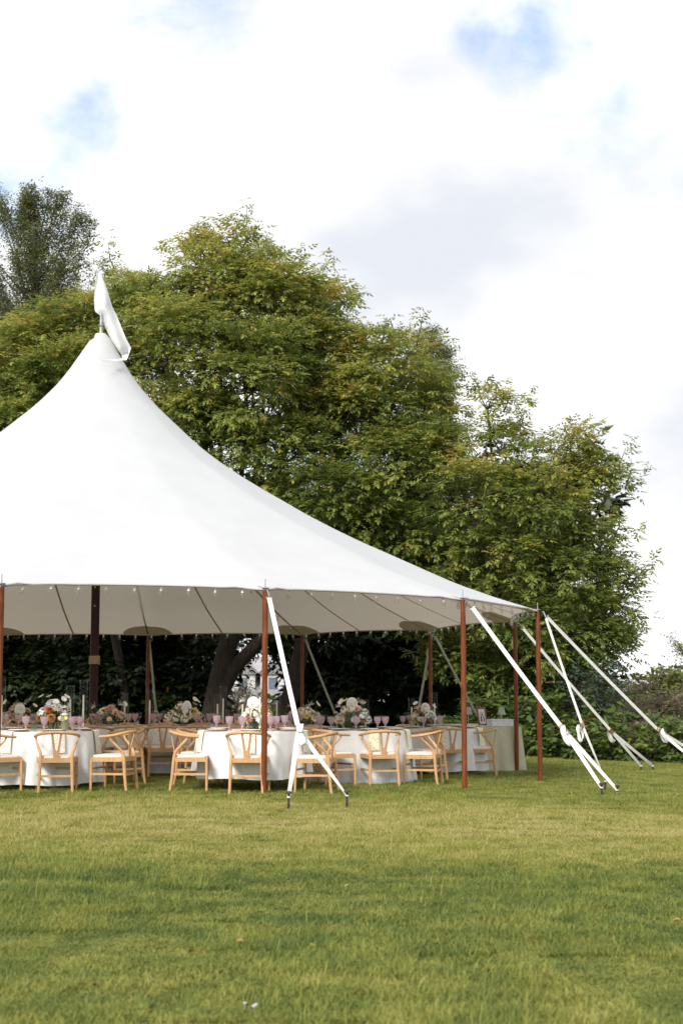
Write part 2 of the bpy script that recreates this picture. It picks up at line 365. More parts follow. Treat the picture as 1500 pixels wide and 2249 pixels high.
while y < 33:
    half = 0.25 * y + 1.6; x = -half
    while x < half:
        k = rnd.randrange(4); X, Y = x + rnd.uniform(-.12, .12), y + rnd.uniform(-.12, .12)
        pts[k].append((X, Y, ground(X, Y))); rots[k].append(rnd.choice([0, PI / 2, PI, -PI / 2]) + rnd.uniform(-.2, .2))
        sc = 0.85 + 0.3 * math.sin(X * 1.9 + 1.3 * math.sin(Y * 1.1)) + rnd.uniform(-.25, .4)
        for bx, by, br in BARE:
            q = math.hypot(X - bx, Y - by) / br
            if q < 1: sc *= .5 + .5 * q
        scs[k].append(max(.42, sc)); x += PATCH
    y += PATCH
for k, o in enumerate(patches):
    me = bpy.data.meshes.new('grass_points'); me.from_pydata(pts[k], [], [])
    at = me.attributes.new('rz', 'FLOAT', 'POINT'); at.data.foreach_set('value', rots[k])
    at = me.attributes.new('sz', 'FLOAT', 'POINT'); at.data.foreach_set('value', scs[k])
    lo = link('grass', me); tag(lo, 'short mown green and straw coloured lawn grass', 'grass', kind='stuff')
    gn = bpy.data.node_groups.new('turf_%d' % k, 'GeometryNodeTree')
    gn.interface.new_socket('Geometry', in_out='INPUT', socket_type='NodeSocketGeometry'); gn.interface.new_socket('Geometry', in_out='OUTPUT', socket_type='NodeSocketGeometry')
    gi = N(gn, 'NodeGroupInput'); gout = N(gn, 'NodeGroupOutput'); ip = N(gn, 'GeometryNodeInstanceOnPoints'); oi = N(gn, 'GeometryNodeObjectInfo')
    oi.inputs['Object'].default_value = o
    ra = N(gn, 'GeometryNodeInputNamedAttribute', data_type='FLOAT'); ra.inputs[0].default_value = 'rz'
    sa = N(gn, 'GeometryNodeInputNamedAttribute', data_type='FLOAT'); sa.inputs[0].default_value = 'sz'
    cr = N(gn, 'ShaderNodeCombineXYZ'); cs = N(gn, 'ShaderNodeCombineXYZ'); cs.inputs[0].default_value = 1; cs.inputs[1].default_value = 1
    L = gn.links.new
    L(gi.outputs[0], ip.inputs['Points']); L(oi.outputs['Geometry'], ip.inputs['Instance']); L(ra.outputs[0], cr.inputs[2]); L(sa.outputs[0], cs.inputs[2])
    L(cr.outputs[0], ip.inputs['Rotation']); L(cs.outputs[0], ip.inputs['Scale']); L(ip.outputs[0], gout.inputs[0])
    md = lo.modifiers.new('turf', 'NODES'); md.node_group = gn

# ================================================================ TENT
CY = 23.45; CX = P(209, 1400, CY).x; CX2 = CX - 6.2
# side poles of the visible end: pixel column, eave row, distance (from foot row where it shows)
PX = [(-1, 1281, 16.95), (583, 1291, 17.75), (1016, 1313, 19.3), (1180, 1339, 21.7), (1130, 1364, 24.5), (944, 1383, 27.6), (664, 1392, 29.4), (328, 1394, 29.95)]
POLES = [P(x, y, d) for x, y, d in PX]
POLES[0].x = CX; POLES[7].x = CX
sil = [(222, 731), (240, 737), (268, 785), (300, 835), (350, 890), (400, 935), (450, 980), (500, 1017), (550, 1050), (600, 1080), (650, 1108), (700, 1137), (760, 1168), (820, 1197), (900, 1232), (960, 1259), (1020, 1285), (1100, 1313), (1180, 1338)]
fr = []; fz = []
for x, y in sil:
    p = P(x, y, CY - 0.2); fr.append(p.x - CX); fz.append(p.z)
RM = fr[-1]; ZE = fz[-1]
fr[0] = 0.11
def F(r): return float(np.interp(r, fr, fz))
# smooth the profile a little
_rr = np.linspace(0, RM, 240); _ff = np.array([F(r) for r in _rr]); kk = np.ones(9) / 9
_fs = np.convolve(np.pad(_ff, 4, mode='edge'), kk, 'valid'); _fs[0:16] = _ff[0:16]; _fs[-4:] = _ff[-4:]
def F(r): return float(np.interp(r, _rr, _fs))
def eave(i, w):
    a, b = POLES[i], POLES[i + 1]; e = a.lerp(b, w)
    c = Vector((CX, CY, 0)); inw = Vector((c.x - e.x, c.y - e.y, 0)).normalized()
    s = math.sin(PI * w); return e + inw * 0.13 * s + Vector((0, 0, 0.025 * s))
def canopy_pt(i, w, t):
    e = eave(i, w); z = F(RM * t) + (e.z - ZE) * t ** 1.6
    rip = 0.020 * math.sin(46 * w + 5 * t) * math.exp(-(1 - t) * 6) * (math.exp(-w * 9) + math.exp(-(1 - w) * 9))
    rad = math.hypot(e.x - CX, e.y - CY); k = t * (t + (1 - t) * 6.95 / rad)
    return Vector((CX + (e.x - CX) * k, CY + (e.y - CY) * k, z + rip))
SN = 2                                # straight bays between the two main poles
def straight_pt(side, u, t):
    """u in 0..1 from CX to CX2 ; side 0 front, 1 rear"""
    X = CX + (CX2 - CX) * u; e = POLES[0] if side == 0 else POLES[7]
    L_ = (CX - CX2); d = min(u, 1 - u) * L_; half = L_ / 2
    d = math.sqrt(half ** 2 + 0.3) - math.sqrt((half - d) ** 2 + 0.3)
    sc = abs(math.sin(PI * u * SN)); ey = e.y + (CY - e.y) * 0.018 * sc
    reff = math.sqrt(max(0, d) ** 2 * (1 - t * t) + (RM * t) ** 2)
    return Vector((X, CY + (ey - CY) * t, (e.z + 0.02 * sc - ZE) * t ** 1.6 + F(reff)))
def mirror(p): return Vector((CX + CX2 - p.x, p.y, p.z))
tent = empty('sailcloth_tent', (CX, CY, ground(CX, CY)))
tag(tent, 'large white peaked sailcloth tent on mahogany poles with a drooping white pennant', 'tent')
TW = tent.location.copy()
def L_(p): return Vector(p) - TW          # world -> tent local
NT = 56; NWS = 18
ts = [0.016 + (1 - 0.016) * (k / NT) ** 1.25 for k in range(NT + 1)]
cols = []
for i in range(7):
    for j in range(NWS): cols.append([canopy_pt(i, j / NWS, t) for t in ts])
for j in range(0, 36): cols.append([straight_pt(1, j / 36, t) for t in ts])
for i in range(6, -1, -1):
    for j in range(NWS): cols.append([mirror(canopy_pt(i, 1 - j / NWS, t)) for t in ts])
for j in range(0, 36): cols.append([straight_pt(0, 1 - j / 36, t) for t in ts])
mb = MB(); nc = len(cols)
mb.grid([[L_(p) for p in col] for col in cols] + [[L_(p) for p in cols[0]]])
can = mb.build('canopy', M_canvas, tent)
# hem rope round the eave
hem = MB(); hem.tube([L_(c_[-1]) + Vector((0, 0, -.006)) for c_ in cols] + [L_(cols[0][-1]) + Vector((0, 0, -.006))], 0.013, 6, cap=False); hem.build('eave_hem', M_canvas, can)
cap_ = MB(); cap_.lathe([(0.005, .035), (.085, .03), (.108, .0), (.112, -.04)], 14, L_((CX, CY, _fs[0]))); cap_.build('peak_collar', M_flag, can)
# seams on the underside, one mesh each
def seam(fn, tang):
    path = [L_(fn(t)) - Vector((0, 0, 0.014)) for t in ts[24:]]
    m = MB(); m.ribbon(path, tang, 0.036, 0.003); m.build('seam', M_seam, can)
for i in range(7):
    for w in (0.0, 0.5) + ((1.0,) if i == 6 else ()):
        e0, e1 = eave(i, max(0, w - .03)), eave(i, min(1, w + .03))
        seam(lambda t, i=i, w=w: canopy_pt(i, w, t), (e1 - e0))
for side in (0, 1):
    for u in (0.25, 0.5, 0.75): seam(lambda t, u=u, side=side: straight_pt(side, u, t), Vector((1, 0, 0)))
# reinforcement patches round every pole top
def patch_at(fn):
    rows = []
    for a in range(0, 9):
        rows.append([L_(fn(a / 8, k / 14)) - Vector((0, 0, 0.016)) for k in range(15)])
    m = MB(); m.grid(rows); m.build('reinforcement_patch', M_patch, can)
def patch_fn(i):
    def fn(r, k):
        ang = PI * k; side = math.cos(ang) * 0.52 * r; inn = math.sin(ang) * 0.50 * r
        if i == 7: return straight_pt(1, max(0, -side) / (CX - CX2), 1 - inn / RM) if side < 0 else canopy_pt(6, 1 - side / 3.1, 1 - inn / RM)
        if i == 0: return straight_pt(0, max(0, -side) / (CX - CX2), 1 - inn / RM) if side < 0 else canopy_pt(0, side / 3.1, 1 - inn / RM)
        return canopy_pt(i, side / 3.1, 1 - inn / RM) if side >= 0 else canopy_pt(i - 1, 1 + side / 3.1, 1 - inn / RM)
    return fn
for i in range(8): patch_at(patch_fn(i))
for u in (0.5,):
    patch_at(lambda r, k: straight_pt(1, 0.5 + math.cos(PI * k) * 0.52 * r / (CX - CX2), 1 - math.sin(PI * k) * .5 * r / RM))

# side poles
def side_pole(top, foot_pt, rad=0.036):
    m = MB(); h = top.z - foot_pt.z
    f = L_(foot_pt); t = L_(top) - Vector((0, 0, .03))
    m.tube([f.lerp(t, k) for k in (0, .02, .3, .6, .9, 1)], [rad, rad * 1.0, rad * 1.04, rad * 1.04, rad, rad * .9], 10)
    po = m.build('side_pole', M_maho, tent)
    mm = MB(); mm.tube([t - Vector((0, 0, .03)), t + Vector((0, 0, .14))], [.009, .006], 6); mm.build('spike', M_steel, po)
    mm = MB(); mm.lathe([(.001, .036), (.045, .034), (.045, .024), (.001, .022)], 12, t); mm.build('cap_plate', M_steel, po)
    return po
for p in POLES: side_pole(p, Vector((p.x, p.y, ground(p.x, p.y) - .03)))
for X in (CX - 3.1, CX2):
    for e in (POLES[0], POLES[7]): side_pole(Vector((X, e.y, e.z)), Vector((X, e.y, ground(X, e.y) - .03)))
# main poles
for X in (CX, CX2):
    g = ground(X, CY); m = MB()
    m.tube([L_((X, CY, g - .02)), L_((X, CY, g + 3)), L_((X, CY, _fs[0] - .05))], [.070, .070, .062], 12)
    mp_ = m.build('main_pole', M_darkpole, tent)
    w = MB()
    zc = P(209, 1450, CY).z
    path = [L_((X + .083 * math.cos(a), CY + .083 * math.sin(a), zc - .065 + .13 * a / (2 * PI * 9))) for a in np.linspace(0, 2 * PI * 9, 150)]
    w.tube(path, .011, 5); w.build('rope_wrap', M_rope, mp_)
    for zz, rr_ in ((1290, 0), (1331, 0)):
        b = MB(); q = L_((X, CY - .066, P(209, zz, CY).z)); b.tube([q, q + Vector((0, -.012, 0))], .012, 8); b.build('bolt', M_steel, mp_)
# mast + pennant
m = MB(); zt = _fs[0]
m.tube([L_((CX, CY, zt - .1)), L_((CX, CY, zt + .45)), L_((CX, CY, P(216, 600, CY).z))], [.03, .022, .016], 10)
mast = m.build('flag_mast', M_steel, tent)
m = MB(); m.lathe([(.03, -.02), (.07, 0), (.03, .02)], 10, L_((CX, CY, P(220, 715, CY).z))); m.build('mast_ring', M_steel, mast)
le = [(213, 598), (209, 625), (207, 655), (209, 684), (222, 694), (233, 722), (246, 748), (258, 766), (267, 779)]
re = [(221, 600), (231, 622), (240, 648), (247, 672), (257, 692), (266, 715), (277, 742), (289, 764), (284, 778)]
mbf = MB(); rows = []
def sub(l, n):
    xs_ = np.linspace(0, len(l) - 1, n); return [(np.interp(a, range(len(l)), [p[0] for p in l]), np.interp(a, range(len(l)), [p[1] for p in l])) for a in xs_]
NLE, NRE = sub(le, 34), sub(re, 34)
for k in range(34):
    u = k / 33; row = []
    for j in range(11):
        w = j / 10; x = NLE[k][0] + (NRE[k][0] - NLE[k][0]) * w; yy = NLE[k][1] + (NRE[k][1] - NLE[k][1]) * w
        dep = CY - .03 + .10 * math.sin(w * 5.5 + u * 4) * min(1, u * 2 + .35) + 0.05 * math.sin(u * 13 + 2 * w) * u
        row.append(L_(P(x, yy, dep)))
    rows.append(row)
mbf.grid(rows)
tl_l = [(267, 779), (270, 786), (258, 788), (240, 790), (224, 791)]; tl_r = [(284, 778), (279, 791), (262, 792), (242, 793), (224, 794)]
A_, B_ = sub(tl_l, 14), sub(tl_r, 14)
mbf.grid([[L_(P(A_[k][0] + (B_[k][0] - A_[k][0]) * w, A_[k][1] + (B_[k][1] - A_[k][1]) * w, CY - .05 - k / 13 * .75 + .02 * math.sin(k + w * 3))) for w in (0, .33, .66, 1)] for k in range(14)])
mbf.build('pennant', M_flag, tent)

# guy straps: pole top -> ratchet -> two legs to two stakes
def sag(a, b, n, s=0.0, tw=0):
    return [a.lerp(b, k / n) - Vector((0, 0, s * math.sin(PI * k / n))) for k in range(n + 1)]
stakes = {}
def stake(p, label, lean=(0, 0), h=0.17, group=None):
    e = empty('tent_stake', p); tag(e, label, 'stake', group)
    m = MB(); d = Vector((lean[0], lean[1], 1)).normalized()
    m.tube([-d * .12, d * h], .015, 8); m.build('shaft', M_iron, e)
    m = MB(); m.tube([d * (h - .005), d * (h + .012), d * (h + .02)], [.034, .034, .022], 9); m.build('head', M_iron, e)
    m = MB(); m.tube([d * (h - .05), d * (h - .035)], .019, 9); m.build('webbing_loop', M_web, e)
    return p + d * (h - .042)
def guy(top, rp, ends, w=0.052, loop=1, wd=None, tail=0.22):
    """top, ratchet point, list of strap ends at the stakes"""
    T, Q = L_(top), L_(rp)
    d = (Q - T).normalized(); side = d.cross(Vector((0, 0, 1))).normalized() if wd is None else Vector(wd)
    m = MB(); m.tube([T, T + d * .14], .008, 6); hook = T + d * .14
    m2 = MB(); m2.ribbon(sag(hook, Q, 14, .012), side, w, .004); g = m2.build('guy_strap', M_web, tent)
    hk = MB(); hk.tube([T, T + d * .13], .009, 6); hk.tube([hook - side * .04, hook + side * .04], .008, 6); hk.build('hook', M_steel, g)
    nrm = side.cross(d).normalized()
    if nrm.z < 0: nrm = -nrm
    mb_ = MB(); rot = Matrix((side, d, nrm)).transposed()
    mb_.box(Q + d * .02, (w * .58, .045, .016), rot); mb_.build('ratchet_body', M_brass, g)
    mh = MB(); a = Q + nrm * .02
    for s_ in (-1, 1): mh.tube([a + side * s_ * w * .55, a + side * s_ * w * .55 + d * .13 + nrm * .05], .006, 5)
    mh.tube([a - side * w * .55 + d * .13 + nrm * .05, a + side * w * .55 + d * .13 + nrm * .05], .007, 5)
    mh.tube([a - side * w * .6, a + side * w * .6], .014, 8); mh.build('ratchet_handle', M_steel, g)
    # coiled tail of spare webbing
    mt = MB(); c = Q + nrm * .05 - d * .02; pth = []
    for k in range(26):
        ang = k / 25 * PI * 3.2; rr_ = tail * (.55 + .25 * k / 25)
        pth.append(c + d * (tail * .5 - math.cos(ang) * rr_ * .55) + nrm * (math.sin(ang) * rr_ * .22 + .02) + side * (.02 * math.sin(k * .7)) - Vector((0, 0, .10 * abs(math.sin(ang / 2)) * tail / .22)))
    mt.ribbon(pth, side, w * .95, .004); mt.build('spare_webbing', M_web, g)
    for e in ends:
        E = L_(e); s2 = (E - Q).normalized(); sd_ = side
        ml = MB(); ml.ribbon(sag(Q + d * .04, E, 12, .0), lambda u, sd_=sd_, s2=s2: (sd_ * (1 - u) + (sd_ * .55 + nrm * .5) * u), lambda u: w * (1 - .0 * u), .004)
        ml.build('stake_leg', M_web, g)
    return g
def mid(a, b, t): return a.lerp(b, t)
tops = [p + Vector((0, 0, -.03)) for p in POLES]
def outw(i, k=.06):
    v = Vector((POLES[i].x - CX, POLES[i].y - CY, 0)).normalized(); return tops[i] + v * k
# pole 1
s1, s2_ = G(634, 1781), G(762, 1777)
e1 = stake(s1, 'rusty iron stake holding the forked strap, planted before the white cloth table', (0, 0), .19); e2 = stake(s2_, 'rusty iron stake at the long slanting leg of the forked strap', (.0, 0), .19)
guy(outw(1), P(655, 1598, 16.15), [e1, e2], .056)
# pole 2
s3, s4 = G(1321, 1752), G(1353, 1746)
e3 = stake(s3, 'upright iron stake where two white straps cross on open lawn', (0, 0), .17); e4 = stake(s4, 'leaning iron stake with exposed top beside the crossing straps', (.15, 0), .11)
g2_ = mid(outw(2), (e3 + e4) / 2, .63); rp = P(1232, 1596, g2_.y); guy(outw(2), rp, [e3, e4], .055, wd=(rp - outw(2)).cross(Vector((-.35, -.8, .55))).normalized())
# pole 3: two straps
s5 = G(1327, 1742); e5 = stake(s5, 'iron stake behind the upright one, under the steep narrow strap', (.1, 0), .2)
q = mid(outw(3), e5, .66); guy(outw(3, .09), P(1278, 1592, q.y), [e5], .046, wd=(P(1278, 1592, q.y) - outw(3)).cross(Vector((.9, .8, .2))).normalized())
far_a = G(1560, 1715); far_b = G(1590, 1705)
e6 = stake(far_a, 'iron stake of the longest outer strap', (0, 0), .15, 'outer stakes'); e7 = stake(far_b, 'iron stake of the longest outer strap', (0, 0), .15, 'outer stakes')
q = mid(outw(3), (e6 + e7) / 2, .68); guy(outw(3), P(1443, 1602, q.y), [e6, e7], .055, wd=(P(1443, 1602, q.y) - outw(3)).cross(Vector((-.35, -.8, .55))).normalized())
# pole 4
s8, s9 = G(1407, 1693), G(1433, 1693)
e8 = stake(s8, 'small rusty stake near the shrubs, closer to the tent', (0, 0), .13); e9 = stake(s9, 'small rusty stake near the shrubs, farther from the tent', (0, 0), .13)
q = mid(outw(4), (e8 + e9) / 2, .70); guy(outw(4), P(1340, 1604, q.y), [e8, e9], .050, wd=(P(1340, 1604, q.y) - outw(4)).cross(Vector((-.35, -.8, .55))).normalized())
# rear poles
def rear(i, xe, ye, de, xr=None):
    b = P(xe, ye, de); v = (b - outw(i)); t = (ground(b.x, b.y) + .1 - outw(i).z) / v.z
    gp = outw(i) + v * t; gp.z = ground(gp.x, gp.y)
    a1 = gp + Vector((-.2, 0, 0)); a2 = gp + Vector((.2, 0, 0)); a1.z = ground(a1.x, a1.y); a2.z = ground(a2.x, a2.y)
    q1 = stake(a1, 'iron stake behind the tent near the tree line', (0, 0), .15, 'rear stakes'); q2 = stake(a2, 'iron stake behind the tent near the tree line', (0, 0), .15, 'rear stakes')
    guy(outw(i), outw(i).lerp((q1 + q2) / 2, .68), [q1, q2], .05)
rear(5, 1042, 1560, 28.9); rear(5, 922, 1540, 29.3); rear(6, 733, 1560, 31.0); rear(7, 343, 1560, 31.6)
# front strap of the pole at the frame edge
b0 = Vector((CX - .1, 14.7, 0)); a1 = b0 + Vector((-.35, 0, 0)); a2 = b0 + Vector((.02, .1, 0))
a1.x -= .5; a2.x -= .5
q1 = stake(a1, 'iron stake in front of the straight tent side', (0, 0), .17, 'front stakes'); q2 = stake(a2, 'iron stake in front of the straight tent side', (0, 0), .17, 'front stakes')
guy(outw(0), outw(0).lerp((q1 + q2) / 2, .66), [q1, q2], .056)

# ---------------------------------------------------------------- string lights
mbb = MB(); mbb.lathe([(.001, -.115), (.015, -.110), (.027, -.092), (.029, -.076), (.020, -.056), (.012, -.045)], 10); me_bulb = mbb.mesh('bulb', M_bulb)
mbb = MB(); mbb.lathe([(.001, .0), (.016, .0), (.0165, -.05), (.001, -.046)], 8); me_sock = mbb.mesh('socket', M_plast)
def string(path, spacing, label, group=None, drop=.02):
    st = empty('string_lights', path[0]); o = path[0]; tag(st, label, 'string lights', group)
    m = MB(); m.tube([p - o for p in path], .0045, 5); m.build('cord', M_cord, st)
    acc = spacing * .5
    for a, b in zip(path[:-1], path[1:]):
        L = (b - a).length; 
        while acc < L:
            p = a.lerp(b, acc / L) - o - Vector((0, 0, drop * .3))
            bo = link('bulb', me_bulb, st, p); bo.rotation_euler = (rnd.uniform(-.35, .35), rnd.uniform(-.35, .35), 0)
            link('socket', me_sock, bo); acc += spacing
        acc -= L
path = []
for u in np.linspace(.9, 0, 20): path.append(straight_pt(0, u, .992) - Vector((0, 0, .035)))
for i in range(7):
    for w in np.linspace(0, 1, 12)[:-1]: path.append(canopy_pt(i, w, .992) - Vector((0, 0, .035)))
for u in np.linspace(0, .9, 20): path.append(straight_pt(1, u, .992) - Vector((0, 0, .035)))
string(path, .335, 'string of clear festoon bulbs hung all round the tent eave')
string([canopy_pt(3, 1.0, t) - Vector((0, 0, .05)) for t in np.linspace(.97, .1, 26)], .55, 'festoon bulbs running up inside the canopy above the sage table')
string([canopy_pt(5, 1.0, t) - Vector((0, 0, .05)) for t in np.linspace(.97, .1, 26)], .55, 'festoon bulbs running up inside the canopy from behind the round tables')

# ================================================================ CHAIRS
def make_chair():
    t = empty('wishbone_chair', (0, 0, 0))
    def curve(pts, n):
        pts = [Vector(p) for p in pts]; out = []
        for i in range(len(pts) - 1):
            p0, p1, p2, p3 = pts[max(0, i - 1)], pts[i], pts[i + 1], pts[min(len(pts) - 1, i + 2)]
            for k in range(n):
                u = k / n; out.append(.5 * ((2 * p1) + (p2 - p0) * u + (2 * p0 - 5 * p1 + 4 * p2 - p3) * u * u + (3 * p1 - p0 - 3 * p2 + p3) * u ** 3))
        return out + [pts[-1]]
    for s in (-1, 1):
        m = MB(); m.tube([(s * .245, .205, -.01), (s * .245, .205, .2), (s * .243, .20, .43)], [.014, .019, .019], 8); m.build('leg', M_oak, t)
        pts = [(s * .205, -.255, -.01), (s * .198, -.225, .2), (s * .19, -.205, .42), (s * .192, -.185, .50), (s * .228, -.12, .585), (s * .252, -.055, .65), (s * .262, -.035, .70)]
        pth = curve(pts, 4); k = len(pth) - 1
        m = MB(); m.tube(pth, [.013 + .009 * math.sin(PI * min(1, i / k * 1.15 + .1)) for i in range(k + 1)], 8); m.build('leg', M_oak, t)
    # seat frame rails
    for nm, a, b, hh in (('seat_rail', (-.245, .205, .415), (.245, .205, .415), .028), ('seat_rail', (-.19, -.205, .415), (.19, -.205, .415), .028),
                        ('seat_rail', (-.245, .2, .415), (-.192, -.2, .415), .028), ('seat_rail', (.245, .2, .415), (.192, -.2, .415), .028),
                        ('stretcher', (-.245, .205, .30), (.245, .205, .30), .012), ('stretcher', (-.196, -.222, .225), (.196, -.222, .225), .013),
                        ('stretcher', (-.245, .2, .235), (-.198, -.215, .235), .013), ('stretcher', (.245, .2, .235), (.198, -.215, .235), .013)):
        a, b = Vector(a), Vector(b); d = (b - a); L = d.length / 2 - .012; d.normalize(); sd_ = d.cross(Vector((0, 0, 1))).normalized()
        m = MB(); m.box((a + b) / 2, (L, .011, hh), Matrix((d, sd_, Vector((0, 0, 1)))).transposed()); m.build(nm, M_oak, t, smooth=False)
    # bent top rail
    pts = [(s * x, y_, z) for s, x, y_, z in ((-1, .262, .10, .695), (-1, .272, .02, .70), (-1, .262, -.09, .715), (-1, .205, -.19, .738), (-1, .11, -.245, .752), (1, 0, -.26, .757), (1, .11, -.245, .752), (1, .205, -.19, .738), (1, .262, -.09, .715), (1, .272, .02, .70), (1, .262, .10, .695))]
    pth = curve(pts, 4); k = len(pth) - 1
    m = MB(); m.tube(pth, [.0165 + .004 * math.sin(PI * i / k) for i in range(k + 1)], 8); m.build('top_rail', M_oak, t)
    ol = [(-.036, .43), (.036, .43), (.040, .54), (.070, .748), (.042, .748), (.014, .550), (.008, .535), (0, .530), (-.008, .535), (-.014, .550), (-.042, .748), (-.070, .748), (-.040, .54)]
    m = MB(); n = len(ol)
    def fn(a, b, th): u = (b - .43) / .32; return (a, -.205 - .05 * u + .012 * math.sin(u * PI) + th, b)
    vs = [fn(a, b, -.006) for a, b in ol] + [fn(a, b, .006) for a, b in ol]
    fs = [(i, (i + 1) % n, n + (i + 1) % n, n + i) for i in range(n)]
    for o_ in (0, n): fs += [(o_ + 0, o_ + 1, o_ + 2, o_ + 7, o_ + 12), (o_ + 2, o_ + 3, o_ + 4, o_ + 5, o_ + 6, o_ + 7), (o_ + 7, o_ + 8, o_ + 9, o_ + 10, o_ + 11, o_ + 12)]
    m.add(vs, fs); m.build('splat', M_oak, t, smooth=False)
    # woven cushion
    rows = []
    for z, k_ in ((.436, .93), (.442, 1.0), (.456, 1.0), (.466, .95), (.470, .80), (.467, .4), (.464, .02)):
        row = []
        for j in range(28):
            a = 2 * PI * j / 28; ca, sa_ = math.cos(a), math.sin(a); e = .38
            x = math.copysign(abs(ca) ** e, ca); y_ = math.copysign(abs(sa_) ** e, sa_)
            hw = (.222 + .025 * y_); row.append((x * hw * k_, (.01 + y_ * .205) * k_, z))
        rows.append(row)
    m = MB(); m.grid(rows, wrap=True); m.build('seat_cushion', M_cush, t)
    return t
proto = make_chair(); used = [False]
def chair(x, y, face, label, group=None):
    """x,y world; face = direction the sitter looks (dx,dy)"""
    o = proto if not used[0] else copy_tree(proto); used[0] = True
    o.location = (x, y, ground(x, y)); o.rotation_euler = (0, 0, math.atan2(face[1], face[0]) - PI / 2 + rnd.uniform(-.03, .03))
    for k in ('group',):
        if k in o: del o[k]
    tag(o, label, 'chair', group); return o

# ================================================================ TABLES
def drape(name, outline, top, hem, folds, amp, m, flare=.05, seed=0, corner=None):
    """outline(s) -> (x,y), outward normal ; s in 0..1"""
    r = random.Random(seed); ph = [r.uniform(0, 6.28) for _ in range(6)]; nz = 16; ns = folds * 12; rows = []
    f0 = [folds, folds * 1.7, folds * .6, folds * 2.6]
    for c_ in (.02, .5, .9, .975):
        rows.append([((outline(j / ns)[0][0]) * c_, outline(j / ns)[0][1] * c_, top) for j in range(ns)])
    for i in range(nz + 1):
        v = i / nz; row = []
        for j in range(ns):
            s = j / ns; (x, y), (nx, ny) = outline(s)
            a = 2 * PI * s
            w = (math.sin(round(f0[0]) * a + ph[0] + .8 * math.sin(3 * a + ph[3])) * .6 + math.sin(round(f0[1]) * a + ph[1]) * .28 + math.sin(round(f0[2]) * a + ph[2]) * .35)
            k = corner(s) if corner else 1.0
            d = (flare * v * k + amp * k * w * v ** .8) + .004
            zz = top - .008 * (i > 0) - (top - hem - .01 * math.sin(5 * a + ph[4])) * v
            row.append((x + nx * d, y + ny * d, zz))
        rows.append(row)
    mb = MB(); mb.grid(rows, wrap=True); return mb.mesh(name, m)
def circ(Rr):
    return lambda s: ((Rr * math.cos(2 * PI * s), Rr * math.sin(2 * PI * s)), (math.cos(2 * PI * s), math.sin(2 * PI * s)))
def rect(hx, hy, rc=.03):
    per = 4 * (hx + hy)
    def f(s):
        d = (s % 1.0) * per
        segs = [((hx, -hy), (0, 1), 2 * hy, (1, 0)), ((hx, hy), (-1, 0), 2 * hx, (0, 1)), ((-hx, hy), (0, -1), 2 * hy, (-1, 0)), ((-hx, -hy), (1, 0), 2 * hx, (0, -1))]
        for i, (p, dr, L, nn) in enumerate(segs):
            if d <= L or i == 3:
                x, y = p[0] + dr[0] * d, p[1] + dr[1] * d
                b = .16; n = Vector((nn[0], nn[1], 0))
                if d < b: n = (n * (0.5 + .5 * d / b) + Vector((segs[i - 1][3][0], segs[i - 1][3][1], 0)) * (.5 - .5 * d / b))
                elif L - d < b:
                    q = segs[(i + 1) % 4][3]; n = (n * (.5 + .5 * (L - d) / b) + Vector((q[0], q[1], 0)) * (.5 - .5 * (L - d) / b))
                n.normalize(); return (x, y), (n.x, n.y)
            d -= L
    return f
TOPZ = .75
cloth_cache = {}
def round_table(px, d, hem, label, clabel, seed):
    X = (px - 750) / FPX * d / math.cos(PITCH) * 1.0; X = P(px, 1590, d).x; g = ground(X, d); Rr = .715
    t = empty('round_table', (X, d, g)); tag(t, label, 'table', 'round dining tables')
    m = MB(); m.lathe([(.001, TOPZ - .006), (Rr - .01, TOPZ - .006), (Rr - .004, TOPZ - .015), (Rr - .01, TOPZ - .035), (.001, TOPZ - .036)], 40); m.build('tabletop', M_ply, t)
    for a in (.6, 2.5, 3.8, 5.6):
        m = MB(); ca, sa_ = math.cos(a), math.sin(a)
        m.tube([(.30 * ca, .30 * sa_, TOPZ - .03), (.34 * ca, .34 * sa_, .55), (.44 * ca, .44 * sa_, .25), (.42 * ca, .42 * sa_, -.01)], .013, 7); m.build('leg', M_greymetal, t)
    c = link('tablecloth', drape('tablecloth', circ(Rr), TOPZ, hem, 15, .042, M_linen, .06, seed), None, (X, d, g)); tag(c, clabel, 'tablecloth')
    return X, d, g, Rr
T1 = round_table(98, 18.85, .10, 'round dining table bearing the pale lemonade jug', 'white linen cloth on the table with the lemonade jug', 3)
T2 = round_table(556, 18.8, .175, 'round dining table directly behind the pole with the forked strap', 'short white linen cloth behind the pole with the forked strap', 5)
T3 = round_table(790, 20.6, .02, 'round dining table with yellow print napkins between two other round tables', 'floor-length white linen cloth hung with yellow print napkins between round tables', 8)
T5 = round_table(962, 23.3, .10, 'round dining table next to the sage cloth table', 'white linen cloth on the round table next to the sage table', 12)
# long table
LX0, LX1, LY0, LY1 = P(-330, 1590, 22.4).x, P(700, 1590, 22.4).x, 21.75, 22.75
lx, ly = (LX0 + LX1) / 2, (LY0 + LY1) / 2; lg = ground(-3, ly) - .0; lhx, lhy = (LX1 - LX0) / 2, .5
t = empty('long_table', (lx, ly, lg)); tag(t, 'long white-clothed banquet table in the middle of the tent', 'table')
m = MB(); m.box((0, 0, TOPZ - .021), (lhx - .01, lhy - .01, .015)); m.build('tabletop', M_ply, t)
for sx_ in (-.96, -.33, .33, .96):
    for sy_ in (-.7, .7):
        m = MB(); m.tube([(lhx * sx_, lhy * sy_, TOPZ - .03), (lhx * sx_, lhy * sy_, -.01)], .015, 7); m.build('leg', M_greymetal, t)
c = link('tablecloth', drape('tablecloth', rect(lhx, lhy), TOPZ, .06, 60, .020, M_linen, .04, 31), None, (lx, ly, lg)); tag(c, 'long white linen cloth over the banquet table in the tent shade', 'tablecloth')
